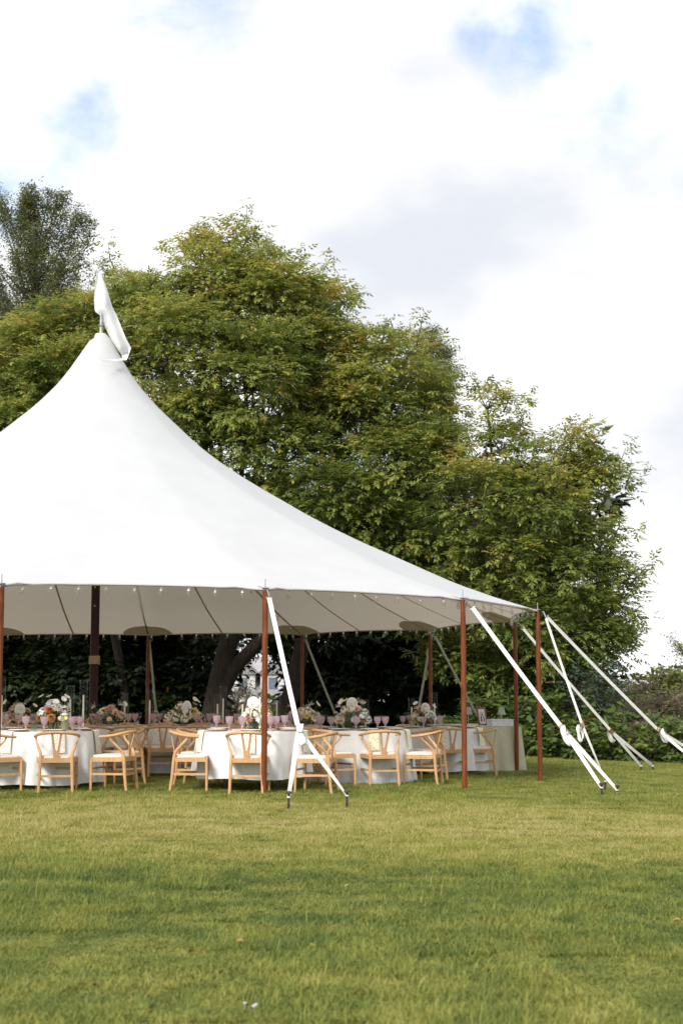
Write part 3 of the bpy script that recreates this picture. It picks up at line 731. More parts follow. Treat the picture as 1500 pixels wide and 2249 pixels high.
# sage table
c1 = P(1052, 1592, 24.35); c2 = P(1148, 1591, 24.55); 
sw = (c2 - c1).length / 2; sl_ = .92
axw = (c2 - c1); axw.z = 0; axw.normalize(); ang = math.atan2(axw.y, axw.x) + R(6)
axw = Vector((math.cos(ang), math.sin(ang), 0)); axl = Vector((-axw.y, axw.x, 0))
sc_ = Vector((c1.x, c1.y, 0)) + axw * sw + axl * sl_; sg = ground(sc_.x, sc_.y) + .0
STOP = .77
t = empty('display_table', (sc_.x, sc_.y, sg), ang); tag(t, 'rectangular table under the sage cloth holding lamps and framed photo', 'table')
m = MB(); m.box((0, 0, STOP - .021), (sw - .01, sl_ - .01, .015)); m.build('tabletop', M_ply, t)
for sx_ in (-.8, .8):
    for sy_ in (-.85, .85):
        m = MB(); m.tube([(sw * sx_, sl_ * sy_, STOP - .03), (sw * sx_, sl_ * sy_, -.01)], .015, 7); m.build('leg', M_greymetal, t)
c = link('tablecloth', drape('tablecloth', rect(sw, sl_), STOP, .015, 18, .026, M_sage, .10, 44), None, (sc_.x, sc_.y, sg), ang); tag(c, 'sage green linen cloth reaching the lawn under the lamps', 'tablecloth')

# ---------------------------------------------------------------- chair placement
def cpos(px, d): return P(px, 1600, d).x, d
W_ = 'pale wood wishbone chair '
jug = 'at the lemonade jug table'
x, y = cpos(127, 17.98); chair(x, y, (-.16, 1), W_ + 'with its back to the lawn ' + jug)
x, y = cpos(252, 18.22); chair(x, y, (-.97, .20), W_ + 'seen side-on at the free side of the lemonade jug table')
x, y = cpos(-4, 18.05); chair(x, y, (.72, .7), W_ + 'turned sideways, cut by the frame edge, ' + jug)
for dx, dy in ((.95, .55), (.1, 1.1), (-.85, .7)):
    chair(T1[0] + dx, T1[1] + dy, (-dx, -dy), W_ + 'on the shaded inner side of the lemonade jug table', 'inner chairs of the jug table')
fk = 'at the forked strap table'
x, y = cpos(546, 17.98); chair(x, y, (.02, 1), W_ + 'with its back to the lawn, right behind the front pole')
x, y = cpos(420, 18.2); chair(x, y, (.97, .12), W_ + 'side-on, facing the front pole, ' + fk)
x, y = cpos(434, 19.15); chair(x, y, (.97, -.25), W_ + 'half hidden behind a side-on chair, ' + fk)
x, y = cpos(694, 18.15); chair(x, y, (-.96, .22), W_ + 'crossed by the slanting leg of the forked strap')
for dx, dy in ((.55, 1.05), (-.35, 1.12)):
    chair(T2[0] + dx, T2[1] + dy, (-dx, -dy), W_ + 'on the shaded inner side of the forked strap table', 'inner chairs of the forked strap table')
yn = 'at the middle yellow napkin table'
x, y = cpos(834, 19.78); chair(x, y, (-.22, 1), W_ + 'with its back to the lawn ' + yn)
x, y = cpos(730, 19.55); chair(x, y, (.78, .55), W_ + 'behind the strap-crossed chair, ' + yn)
x, y = cpos(927, 20.05); chair(x, y, (-.95, .27), W_ + 'seen side-on, ' + yn)
x, y = cpos(935, 21.35); chair(x, y, (-.8, -.35), W_ + 'behind the side-on chair, ' + yn)
for dx, dy in ((-.55, 1.0),):
    chair(T3[0] + dx, T3[1] + dy, (-dx, -dy), W_ + 'on the far side of the middle yellow napkin table')
sg_ = 'near the sage cloth'
x, y = cpos(984, 22.42); chair(x, y, (-.2, 1), W_ + 'with its back to the lawn ' + sg_)
x, y = cpos(1054, 22.95); chair(x, y, (-1, .12), W_ + 'seen side-on against the sage cloth')
x, y = cpos(1022, 23.95); chair(x, y, (-.85, -.5), W_ + 'behind a pole, ' + sg_)
x, y = cpos(905, 24.3); chair(x, y, (.6, -.8), W_ + 'beyond the round table by the sage cloth')
for k, px in enumerate((60, 132, 208, 286, 356, 430, 505, 590, 664)):
    x, y = cpos(px, 21.42); chair(x, y, (rnd.uniform(-.28, .05), 1), 'wishbone chair in the long table near row, ' + ('behind the side of the jug table', 'first before the main pole', 'right at the main pole', 'first past the main pole ', 'second past the main pole', 'third past the main pole', 'fourth past the main pole', 'fifth past the main pole', 'sixth past the main pole')[k], 'near row of long table chairs')
for k, px in enumerate((30, 120, 200, 275, 355, 440, 520, 610)):
    x, y = cpos(px, 23.15); chair(x, y, (rnd.uniform(-.1, .1), -1), W_ + 'in the shaded row along the far side of the long table', 'far row of long table chairs')

# ================================================================ TABLE WARE
mb_ = MB(); mb_.lathe([(.001, .062), (.014, .066), (.030, .085), (.040, .115), (.043, .155), (.041, .155), (.037, .115), (.026, .088), (.001, .072)], 14); me_gob = mb_.mesh('bowl', M_pink)
mb_ = MB(); mb_.lathe([(.001, 0), (.036, .0), (.034, .006), (.010, .014), (.008, .03), (.014, .042), (.009, .054), (.012, .066), (.001, .067)], 12); me_gst = mb_.mesh('stem', M_pink)
mb_ = MB(); mb_.lathe([(.006, .095), (.026, .108), (.040, .135), (.042, .165), (.034, .205), (.032, .205), (.040, .165), (.038, .136), (.001, .104)], 14); me_wg = mb_.mesh('bowl', M_glass)
mb_ = MB(); mb_.lathe([(.001, 0), (.036, .0), (.034, .004), (.006, .010), (.005, .09), (.006, .096), (.001, .096)], 10); me_ws = mb_.mesh('stem', M_glass)
mb_ = MB(); mb_.lathe([(.001, .106), (.025, .110), (.0375, .137), (.001, .138)], 12); me_wine = mb_.mesh('wine', M_rose)
def goblet(p, label, group):
    e = empty('goblet', p, rnd.uniform(0, 6)); tag(e, label, 'goblet', group); link('bowl', me_gob, e); link('stem', me_gst, e); e.scale = (1.18, 1.18, 1.2)
def wineglass(p, label, group, wine=True):
    e = empty('wine_glass', p, rnd.uniform(0, 6)); tag(e, label, 'wine glass', group); link('bowl', me_wg, e); link('stem', me_ws, e)
    if wine: link('wine', me_wine, e)
hur = {}
def hurricane(p, h, label, clabel, group, r=.052):
    k = round(h, 2)
    if k not in hur:
        m = MB(); m.lathe([(r - .004, h - .002), (r, h), (r, .004), (r - .003, 0), (.001, 0)], 24); a = m.mesh('glass_tube', M_glass)
        ch = h * .68; m = MB(); m.lathe([(.001, .012), (.0145, .012), (.0135, ch * .6), (.0115, ch), (.001, ch + .008)], 10); b = m.mesh('taper', M_wax)
        m = MB(); m.tube([(0, 0, ch), (.001, 0, ch + .018)], .0014, 5); w = m.mesh('wick', M_iron)
        m = MB(); m.lathe([(.001, .006), (.028, .006), (.026, .012), (.014, .016), (.016, .03), (.012, .03), (.001, .028)], 10); hd = m.mesh('holder', M_brass)
        hur[k] = (a, b, w, hd)
    a, b, w, hd = hur[k]
    o = link('hurricane_glass', a, None, p); tag(o, label, 'candle glass', group)
    c = empty('taper_candle', p + Vector((0, 0, .0))); tag(c, clabel, 'candle', group + ' candles'); link('taper', b, c); link('wick', w, c); link('holder', hd, c)
def napkin(X, Y, g, Rr, a, m, label, group, w=.15, L=.27, off=.045):
    """hangs over the table edge at angle a"""
    e = Vector((X, Y, g)); rows = []
    for k in range(12):
        u = k / 11
        if u < .35: r = Rr - .14 + .14 * (u / .35) + .012 * (u / .35); z = TOPZ + .008 + .004 * math.sin(u * 9)
        else: v = (u - .35) / .65; r = Rr + .012 + off * v ** .5; z = TOPZ + .008 - L * v
        rows.append([(r * math.cos(a) - sx_ * math.sin(a), r * math.sin(a) + sx_ * math.cos(a), z + .003 * math.sin(sx_ * 40)) for sx_ in np.linspace(-w / 2, w / 2, 6)])
    mb = MB(); mb.grid(rows); o = mb.build('napkin', m); o.location = e; tag(o, label, 'napkin', group)
mb_ = MB(); mb_.lathe([(.001, .004), (.11, .004), (.155, .010), (.158, .006), (.12, .0), (.001, .0)], 22); me_chg = mb_.mesh('charger_plate', M_rattan)
mb_ = MB(); mb_.lathe([(.001, .010), (.08, .010), (.125, .020), (.128, .016), (.085, .005), (.001, .005)], 22); me_plate = mb_.mesh('dinner_plate', M_china)

# ---- flowers
BL = {}
def bloom_mesh(kind, col):
    key = (kind, col)
    if key in BL: return BL[key]
    m = mat('petal_%s_%d%d%d' % (kind, *[int(c * 100) for c in col]), col, .75, .10, 40, spec=.2)
    mb = MB(); r = random.Random(len(BL))
    if kind == 'dahlia':
        for ring, (n, rad, el, ln) in enumerate(((12, .6, 0.05, 1.0), (11, .5, .35, .9), (9, .36, .7, .75), (6, .2, 1.1, .6), (4, .08, 1.4, .45))):
            for k in range(n):
                a = 2 * PI * (k + ring * .5) / n; d = Vector((math.cos(a) * math.cos(el), math.sin(a) * math.cos(el), math.sin(el))); s = Vector((-math.sin(a), math.cos(a), 0)); b = d * .15; L = ln
                mb.add([b, b + d * L * .6 + s * .24, b + d * L, b + d * L * .6 - s * .24], [(0, 1, 2, 3)])
    elif kind == 'poppy':
        for k in range(6):
            a = 2 * PI * k / 6 + .2 * (k % 2); d = Vector((math.cos(a), math.sin(a), 0)); s = Vector((-math.sin(a), math.cos(a), 0)); z = Vector((0, 0, 1))
            mb.grid([[s * (-.1) , s * .1], [d * .5 + s * -.5 + z * .14, d * .5 + s * .5 + z * .14], [d * .95 + s * -.42 + z * .42, d * .95 + s * .42 + z * .42]])
    elif kind == 'hydrangea':
        for k in range(46):
            v = Vector((r.gauss(0, 1), r.gauss(0, 1), r.gauss(.25, .8))).normalized(); s = v.orthogonal().normalized(); t_ = v.cross(s)
            c = v * r.uniform(.8, 1.0); h = .26
            mb.add([c + s * h, c + t_ * h, c - s * h, c - t_ * h], [(0, 1, 2, 3)])
            mb.add([c * .97 + (s + t_) * h * .8, c * .97 + (t_ - s) * h * .8, c * .97 - (s + t_) * h * .8, c * .97 + (s - t_) * h * .8], [(0, 1, 2, 3)])
    elif kind == 'spray':
        for k in range(22):
            v = Vector((r.uniform(-1, 1), r.uniform(-1, 1), r.uniform(.15, .75))); 
            mb.lathe([(.001, .09), (.10, .02), (.001, -.03)], 5, v); mb.tube([(0, 0, -.4), v], .014, 3, cap=False)
    BL[key] = mb.mesh('bloom', m, smooth=False); return BL[key]
mbc = MB(); mbc.lathe([(.001, .16), (.14, .13), (.2, .04), (.001, .0)], 8); me_ctr = mbc.mesh('flower_centre', mat('flower_centre', (.42, .33, .05), .8, .3, 30))
IV, WH, PK, PE, YE, OR, LV = (.80, .74, .58), (.82, .80, .76), (.72, .43, .38), (.78, .56, .38), (.76, .64, .24), (.58, .20, .05), (.66, .58, .66)
M_fl = leaf_mat('bouquet_leaves', (.02, .05, .015), (.06, .12, .03), (.20, .24, .07), .25)
def leaves_mesh(seed, n, rx, rz, size=.05):
    r = random.Random(seed); mb = MB(); tints = []
    for k in range(n):
        a = r.uniform(0, 2 * PI); rr_ = rx * r.uniform(.3, 1.15); c = Vector((rr_ * math.cos(a), rr_ * math.sin(a) * .9, rz * r.uniform(.1, 1.0) * (1.1 - .5 * rr_ / rx)))
        d = Vector((math.cos(a) + r.uniform(-.5, .5), math.sin(a) + r.uniform(-.5, .5), r.uniform(-.5, .9))).normalized(); s = d.cross(Vector((r.uniform(-.4, .4), r.uniform(-.4, .4), 1))).normalized(); L = size * r.uniform(.7, 1.6)
        mb.add([c, c + d * L * .5 + s * L * .28, c + d * L, c + d * L * .5 - s * L * .28], [(0, 1, 2, 3)]); tints.append(min(1, max(0, r.gauss(.35, .22))))
    me = mb.mesh('foliage', M_fl, smooth=False); at = me.attributes.new('tint', 'FLOAT', 'FACE'); at.data.foreach_set('value', tints); return me
def arrangement(p, seed, h, rx, palette, label, group=None, tall=4, vase='glass', n=26):
    r = random.Random(seed); e = empty('flower_arrangement', p); tag(e, label, 'flowers', group)
    if vase == 'glass':
        m = MB(); m.lathe([(.001, 0), (.06, 0), (.075, .03), (.085, .12), (.082, .12), (.07, .03), (.001, .01)], 14); m.build('vase', M_glass, e); b0 = .11
    else:
        m = MB(); m.lathe([(.001, 0), (.05, 0), (.045, .01), (.03, .03), (.075, .06), (.08, .085), (.001, .08)], 14); m.build('vase', mat('stone_compote', (.35, .33, .29), .7, .2), e); b0 = .07
    st = MB()
    heads = []
    for k in range(n):
        a = r.uniform(0, 2 * PI); q = math.sqrt(r.random()); el = (1 - q ** 1.5)
        c = Vector((rx * q * math.cos(a), rx * .8 * q * math.sin(a), b0 + (h - b0) * (el * .8 + .05 + r.uniform(-.08, .1))))
        heads.append((c, r.choice(palette)))
    for k in range(tall):
        a = r.uniform(0, 2 * PI); heads.append((Vector((rx * .9 * math.cos(a), rx * .4 * math.sin(a), h * r.uniform(.9, 1.12))), r.choice([('spray', WH), ('poppy', WH), ('poppy', IV), ('spray', IV)])))
    for c, (kd, col) in heads:
        sz = {'dahlia': .062, 'poppy': .048, 'hydrangea': .074, 'spray': .060}[kd] * r.uniform(.8, 1.15)
        o = link('bloom', bloom_mesh(kd, col), e, c); o.scale = (sz, sz, sz)
        v = Vector((c.x, c.y - .10, .12 + .2 * r.random())).normalized(); o.rotation_euler = v.to_track_quat('Z', 'Y').to_euler()
        if kd == 'poppy': link('flower_centre', me_ctr, o)
        st.tube([(c.x * .25, c.y * .25, .02), (c.x * .7, c.y * .7, c.z * .6), c], .0028, 4, cap=False)
    st.build('stems', M_stem, e)
    lf = link('foliage', leaves_mesh(seed, 190, rx * 1.1, h * .85), e, (0, 0, .03)); lf['kind'] = 'stuff'
    return e
def table_card(p, label, group, tilt=.25, w=.062, h=.085, rz=0):
    e = empty('scalloped_card', p, rz); tag(e, label, 'card', group)
    ol = []
    for k in range(72):
        a = 2 * PI * k / 72; q = 1 + .045 * abs(math.sin(a * 11)); ol.append((w * q * math.cos(a), h * q * math.sin(a)))
    m = MB(); m.prism(ol, .005, lambda a, b, t_: (a, t_ + b * tilt * .4, b)); m.build('oval', M_card, e, smooth=False)
    ol2 = [(w * .78 * math.cos(2 * PI * k / 32), h * .78 * math.sin(2 * PI * k / 32)) for k in range(32)]
    m = MB(); m.prism(ol2, .004, lambda a, b, t_: (a, t_ - .004 + b * tilt * .4, b)); m.build('raised_centre', mat('card_centre', (.70, .68, .66), .6, .03), e, smooth=False)
    m = MB(); m.tube([(0, .006, -h), (0, .01, -h - .26)], .004, 5); m.build('stick', M_stem, e)
def lay_round(T, name, nap, nname, seats, gobs, nwine=5):
    X, Y, g, Rr = T; z = g + TOPZ + .004
    for a in seats:
        napkin(X, Y, g, Rr, a, nap, '%s napkin hanging over the edge of %s' % (nname, name), 'napkins of ' + name)
        c = Vector((X + (Rr - .19) * math.cos(a), Y + (Rr - .19) * math.sin(a), z))
        ch = link('charger_plate', me_chg, None, c); tag(ch, 'woven charger plate laid on ' + name, 'charger plate', 'chargers of ' + name)
        pl = link('dinner_plate', me_plate, None, c + Vector((0, 0, .006))); tag(pl, 'white china plate on its charger on ' + name, 'plate', 'plates of ' + name)
    for a, r in gobs:
        goblet(Vector((X + r * math.cos(a), Y + r * math.sin(a), z)), 'pink pressed-glass goblet on ' + name, 'goblets of ' + name)
    for k in range(nwine):
        a = gobs[k % len(gobs)][0] + .2; r = gobs[k % len(gobs)][1] - .07
        wineglass(Vector((X + r * math.cos(a), Y + r * math.sin(a), z)), 'rosé wine glass on ' + name, 'wine glasses of ' + name)
PAL1 = [('hydrangea', WH), ('dahlia', IV), ('poppy', IV), ('hydrangea', WH), ('dahlia', WH), ('dahlia', PK), ('hydrangea', WH), ('poppy', WH), ('dahlia', LV), ('dahlia', OR)]
PAL2 = [('dahlia', IV), ('dahlia', PE), ('poppy', IV), ('hydrangea', IV), ('dahlia', YE), ('dahlia', PK), ('poppy', PE)]
PAL3 = [('hydrangea', WH), ('dahlia', IV), ('dahlia', WH), ('dahlia', PK), ('poppy', WH), ('hydrangea', IV)]
def on(T, px, dd=0):
    """point on a table top along the pixel column px, dd metres beyond the table centre"""
    d = T[1] + dd; p = P(px, 1590, d); p.z = T[2] + TOPZ + .004; return p
n1_, n2_, n3_, n5_ = 'the lemonade jug table', 'the forked strap table', 'the middle yellow napkin table', 'the round table by the sage cloth'
def ang_of(T, px, dd):
    p = on(T, px, dd); return math.atan2(p.y - T[1], p.x - T[0]), math.hypot(p.x - T[0], p.y - T[1])
lay_round(T1, n1_, M_nap_beige, 'beige print', [R(-64), R(-14), R(-116), R(40), R(90), R(150)], [ang_of(T1, px, dd) for px, dd in ((58, -.4), (98, -.52), (160, -.5), (176, -.45), (12, .2), (42, .35))], 6)
lay_round(T2, n2_, M_nap_beige, 'beige print', [R(-90), R(-150), R(-25), R(35), R(90), R(150)], [ang_of(T2, px, dd) for px, dd in ((504, -.3), (532, -.45), (594, -.4), (607, -.3), (476, .1), (625, .2))], 5)
lay_round(T3, n3_, M_nap_yellow, 'yellow print', [R(-76), R(-24), R(-128), R(40), R(90), R(150)], [ang_of(T3, px, dd) for px, dd in ((706, -.25), (727, -.35), (782, -.5), (829, -.35), (846, -.3), (700, .2))], 6)
lay_round(T5, n5_, M_nap_yellow, 'yellow print', [R(-90), R(-148), R(-30), R(40), R(100)], [ang_of(T5, px, dd) for px, dd in ((885, -.1), (930, -.45), (966, -.35), (900, .3))], 4)
arrangement(on(T1, 118, -.05), 3, .40, .20, PAL1, 'tall mixed bouquet with white hydrangea beside the lemonade jug', None, 5, 'glass', 40)
arrangement(on(T2, 565, -.02), 6, .36, .20, PAL3, 'creamy white bouquet standing directly behind the front pole', None, 4, 'glass', 40)
arrangement(on(T3, 776, -.05), 9, .36, .22, PAL3, 'loose white and pink bouquet on the middle yellow napkin table', None, 6, 'glass', 38)
arrangement(on(T5, 930, -.05), 12, .34, .19, PAL3, 'white and blush bouquet on the round table next to the sage cloth', None, 3, 'glass', 26)
def card_at(p, dz, label, **kw): table_card(p + Vector((0, 0, dz)), label, 'scalloped cards', **kw)
card_at(on(T2, 556, -.12), .36, 'round scalloped white card in the bouquet behind the front pole', w=.075, h=.075)
card_at(on(T3, 773, -.02), .36, 'oval scalloped white card in the bouquet of the yellow napkin table', w=.078, h=.092)
card_at(on(T5, 934, -.10), .31, 'oval scalloped white card in the bouquet next to the sage table', w=.075, h=.085)
hc = 'ivory taper candle inside a glass tube on '
for px, dd, h in ((154, .30, .58), (183, .25, .66), (3, .1, .66)): hurricane(on(T1, px, dd), h, 'tall clear candle tube on ' + n1_, hc + n1_, 'candle glasses of ' + n1_)
for px, dd, h in ((544, .25, .50), (571, -.15, .62), (533, .3, .48)): hurricane(on(T2, px, dd), h, 'tall clear candle tube on ' + n2_, hc + n2_, 'candle glasses of ' + n2_)
for px, dd, h in ((802, .25, .42),): hurricane(on(T3, px, dd), h, 'clear candle tube on ' + n3_, hc + n3_, 'candle glasses of ' + n3_)
for px, dd, h in ((904, .2, .47), (954, .2, .56)): hurricane(on(T5, px, dd), h, 'tall clear candle tube on ' + n5_, hc + n5_, 'candle glasses of ' + n5_)
# lemonade jug, water glass
p = on(T1, 143, -.42); e = empty('lemonade_jug', p); tag(e, 'tall glass jug of pale lemonade with a lemon slice on the round table', 'jug')
m = MB(); m.lathe([(.001, 0), (.048, 0), (.05, .02), (.05, .27), (.047, .27), (.047, .02), (.001, .012)], 18); m.build('jug_glass', M_glass, e)
m = MB(); m.lathe([(.001, .014), (.0465, .014), (.0465, .20), (.001, .201)], 16); m.build('lemonade', M_lemon, e)
m = MB(); m.lathe([(.001, .204), (.044, .204), (.040, .228), (.001, .234)], 14); m.build('ice', mat('ice', (.75, .77, .76), .3), e)
m = MB(); m.tube([(.02, -.046, .17), (.02, -.041, .17)], .026, 14); m.build('lemon_slice', mat('lemon', (.72, .70, .18), .6), e)
p = on(T1, 76, -.45); e = empty('water_tumbler', p); tag(e, 'straight clear water tumbler on the lemonade jug table', 'glass')
m = MB(); m.lathe([(.001, 0), (.046, 0), (.048, .2), (.045, .2), (.043, .012), (.001, .01)], 16); m.build('glass_wall', M_glass, e)
m = MB(); m.lathe([(.001, .012), (.042, .012), (.044, .13), (.001, .131)], 14); m.build('water', glass('water', (.85, .86, .8), .12, (.5, .5, .45)), e)
# long table setting
ltz = lg + TOPZ + .004; nl = 'the long banquet table'
def onl(px, dd=0): p = P(px, 1590, ly + dd); p.z = ltz; return p
for k, (px, h, rx, lab) in enumerate(((-60, .30, .26, 'outside the jug table end'), (42, .33, .28, 'behind the lemonade jug table'), (240, .30, .30, 'beside the wrapped main pole'), (402, .36, .32, 'in front of the leaning tree trunk'), (560, .28, .24, 'behind the creamy white bouquet'), (668, .30, .26, 'behind the forked strap'))):
    arrangement(onl(px, -.1), 40 + k, h, rx, PAL2, 'low peach and cream bouquet on the long table ' + lab, None, 4, 'stone', 34)
card_at(onl(410, -.25), .27, 'oval scalloped card among peach flowers on the long table', w=.085, h=.11, rz=-.5)
card_at(onl(44, -.25), .24, 'oval scalloped card among flowers behind the lemonade jug', w=.08, h=.095, rz=.4)
for px, dd, h in ((274, .2, .50), (329, -.1, .56), (478, 0, .48), (490, .1, .60), (150, .2, .5), (-20, .1, .55), (608, .1, .5)):
    hurricane(onl(px, dd), h, 'tall clear candle tube on ' + nl, hc + nl, 'candle glasses of ' + nl)
for px in (-15, 22, 74, 205, 222, 283, 298, 336, 352, 380, 432, 462, 474, 520, 640, 655, 690):
    goblet(onl(px + rnd.uniform(-3, 3), rnd.uniform(-.4, -.2)), 'pink pressed-glass goblet on ' + nl, 'goblets of ' + nl)
    wineglass(onl(px + rnd.uniform(4, 9), rnd.uniform(-.3, .3)), 'rosé wine glass on ' + nl, 'wine glasses of ' + nl)
for px in (132, 208, 325, 356, 430, 590):
    p = onl(px, 0); rows = []
    for k in range(10):
        u = k / 9; yy = -.5 + .12 - .134 * min(1, u / .3) - .035 * max(0, (u - .3) / .7); z = TOPZ + .008 - .27 * max(0, (u - .3) / .7)
        rows.append([(sx_, yy, z) for sx_ in np.linspace(-.07, .07, 4)])
    mb = MB(); mb.grid(rows); o = mb.build('napkin', M_nap_beige); o.location = (p.x, ly, lg); tag(o, 'beige print napkin hanging over the edge of the long banquet table', 'napkin', 'napkins of the long table')
    ch = link('charger_plate', me_chg, None, (p.x, ly - .3, ltz)); tag(ch, 'woven charger plate laid on the long banquet table', 'charger plate', 'chargers of the long table')
# sage table things
def ons(px, v):
    """v metres along the table away from its near edge"""
    base = Vector((c1.x, c1.y, 0)) + axl * v; dirx = axw; r = ray(px, 1590)
    # solve base + dirx*a on the ray's vertical plane
    k = r.x / r.y; a = (k * base.y - base.x) / (dirx.x - k * dirx.y); q = base + dirx * a; q.z = sg + STOP + .004; return q
def lamp(p, label):
    e = empty('table_lamp', p); tag(e, label, 'lamp', None)
    m = MB(); m.lathe([(.001, 0), (.05, 0), (.048, .008), (.03, .018), (.010, .035), (.001, .036)], 14); m.build('base', mat('pale_brass', (.55, .46, .30), .35, .1, metal=.7), e)
    m = MB(); m.tube([(0, 0, .03), (0, 0, .20)], .006, 8); m.build('rod', MATS['pale_brass'], e)
    m = MB(); rows = []
    for r_, z in ((.072, .185), (.058, .235), (.047, .275), (.042, .315)):
        rows.append([(r_ * (1 + .05 * (k % 2)) * math.cos(2 * PI * k / 36), r_ * (1 + .05 * (k % 2)) * math.sin(2 * PI * k / 36), z) for k in range(36)])
    m.grid(rows, wrap=True); m.build('lamp_shade', glass('ribbed_shade', (.82, .83, .84), .45, (.72, .72, .70)), e)
    m = MB(); m.lathe([(.044, .316), (.001, .322)], 18); m.build('shade_cap', MATS['ribbed_shade'], e)
lamp(ons(1028, .75), 'small lamp with ribbed glass shade nearest the round tables on the sage cloth')
lamp(ons(1101, .55), 'small lamp with ribbed glass shade behind the silver print box')
p = ons(1061, .50); e = empty('photo_frame', p, ang + R(8)); e.rotation_euler = (R(-12), 0, ang + R(14)); tag(e, 'mahogany frame with a portrait photo standing on the sage cloth', 'photo frame')
fw, fh, ft = .088, .145, .018
for nm, c, h in (('frame_bar', (-fw, 0, fh), (.015, ft / 2, fh + .015)), ('frame_bar', (fw, 0, fh), (.015, ft / 2, fh + .015)), ('frame_bar', (0, 0, .001), (fw - .015, ft / 2, .014)), ('frame_bar', (0, 0, 2 * fh), (fw - .015, ft / 2, .014))):
    m = MB(); m.box(Vector(c) + Vector((0, 0, .016)), h); m.build(nm, mat('frame_wood', (.10, .025, .015), .35, .2), e, smooth=False)
m = MB(); m.box((0, .002, fh + .016), (fw - .012, .004, fh - .010)); m.build('mat_board', mat('mat_board', (.62, .56, .50), .8, .02), e, smooth=False)
ph_ = MB(); ph_.box((0, -.0045, fh + .012), (.045, .0015, .085)); pho = ph_.build('print', mat('print_grey', (.42, .40, .38), .5, .15, 30), e, smooth=False)
def flatp(ol, m_, nm, yoff): mm = MB(); mm.prism(ol, .0012, lambda a, b, t_: (a, yoff + t_, fh + .012 + b)); mm.build(nm, m_, pho, smooth=False)
flatp([(-.042, -.084), (-.038, -.01), (-.018, .012), (.018, .012), (.038, -.01), (.042, -.084)], mat('print_black', (.015, .015, .016), .6), 'printed_jacket', -.008)
flatp([(-.014, -.084), (-.012, .006), (.0, .01), (.012, .006), (.014, -.084)], mat('print_white', (.6, .58, .56), .6), 'printed_shirt', -.0095)
flatp([(.017 * math.cos(2 * PI * k / 16), .036 + .023 * math.sin(2 * PI * k / 16)) for k in range(16)], mat('print_skin', (.20, .15, .12), .6), 'printed_face', -.011)
m = MB(); m.box((0, .05, .10), (.02, .003, .11), Matrix.Rotation(R(25), 3, 'X')); m.build('easel_back', MATS['frame_wood'], e, smooth=False)
p = ons(1098, .22); e = empty('keepsake_box', p, ang); tag(e, 'rectangular silver print box under the lamp on the sage cloth', 'box')
m = MB(); m.box((0, 0, .05), (.205, .10, .05)); m.build('box_body', M_silverbox, e, smooth=False)
m = MB(); m.box((0, 0, .108), (.208, .103, .009)); m.build('lid', M_silverbox, e, smooth=False)
p = ons(1077, .47); e = empty('glass_cup', p); tag(e, 'cut glass cup between the photo frame and silver box', 'cup')
m = MB(); m.lathe([(.001, 0), (.025, 0), (.02, .05), (.042, .15), (.039, .15), (.017, .05), (.001, .01)], 12); m.build('cup_wall', M_glass, e)
for k, (px, v, a) in enumerate(((1046, .42, .1), (1060, .30, -.2))):
    m = MB(); m.box((0, 0, .004 + .0), (.11, .075, .004)); o = m.build('guest_book', M_card, None, False); o.location = ons(px, v); o.rotation_euler = (0, 0, ang + a); tag(o, ['flat white booklet on the sage cloth by the nearest lamp', 'flat white papers on the sage cloth before the photo frame'][k], 'book')

# ================================================================ TREES
def leaf_tpl(kind):
    """list of quads (4,3) for one spray ; x = outwards"""
    out = []
    def lf(b, d, L, w):
        b = np.array(b, float); d = np.array(d, float); d /= np.linalg.norm(d); s = np.cross(d, [0, 0, 1]); s /= (np.linalg.norm(s) + 1e-9)
        n = np.cross(s, d)
        out.append([b, b + d * L * .45 + s * w - n * .012, b + d * L, b + d * L * .45 - s * w - n * .012])
    if kind == 'pinnate':
        lf((.20, 0, -.02), (1, 0, -.6), .125, .028)
        for s in (-1, 1):
            lf((.15, 0, -.01), (.65, .75 * s, -.45), .11, .026); lf((.07, 0, 0), (.35, .9 * s, -.35), .10, .024)
    elif kind == 'small':
        for k in range(5):
            a = k * 2.4; lf((.05 * k, .03 * math.sin(a), .03 * math.cos(a)), (math.cos(a) * .6 + .4, math.sin(a), -.4 + .5 * math.cos(a * 2)), .06, .022)
    elif kind == 'fine':
        for k in range(6):
            a = k * 2.1; lf((.035 * k, .02 * math.sin(a), .02 * math.cos(a)), (.6, math.sin(a), .7 * math.cos(a)), .05, .010)
    elif kind == 'broad':
        for k in range(3):
            a = k * 2.1; lf((.05 * k, .05 * math.sin(a), 0), (.7, math.sin(a), -.45), .17, .055)
    return np.array(out)
TPL = {k: leaf_tpl(k) for k in ('pinnate', 'small', 'fine', 'broad')}
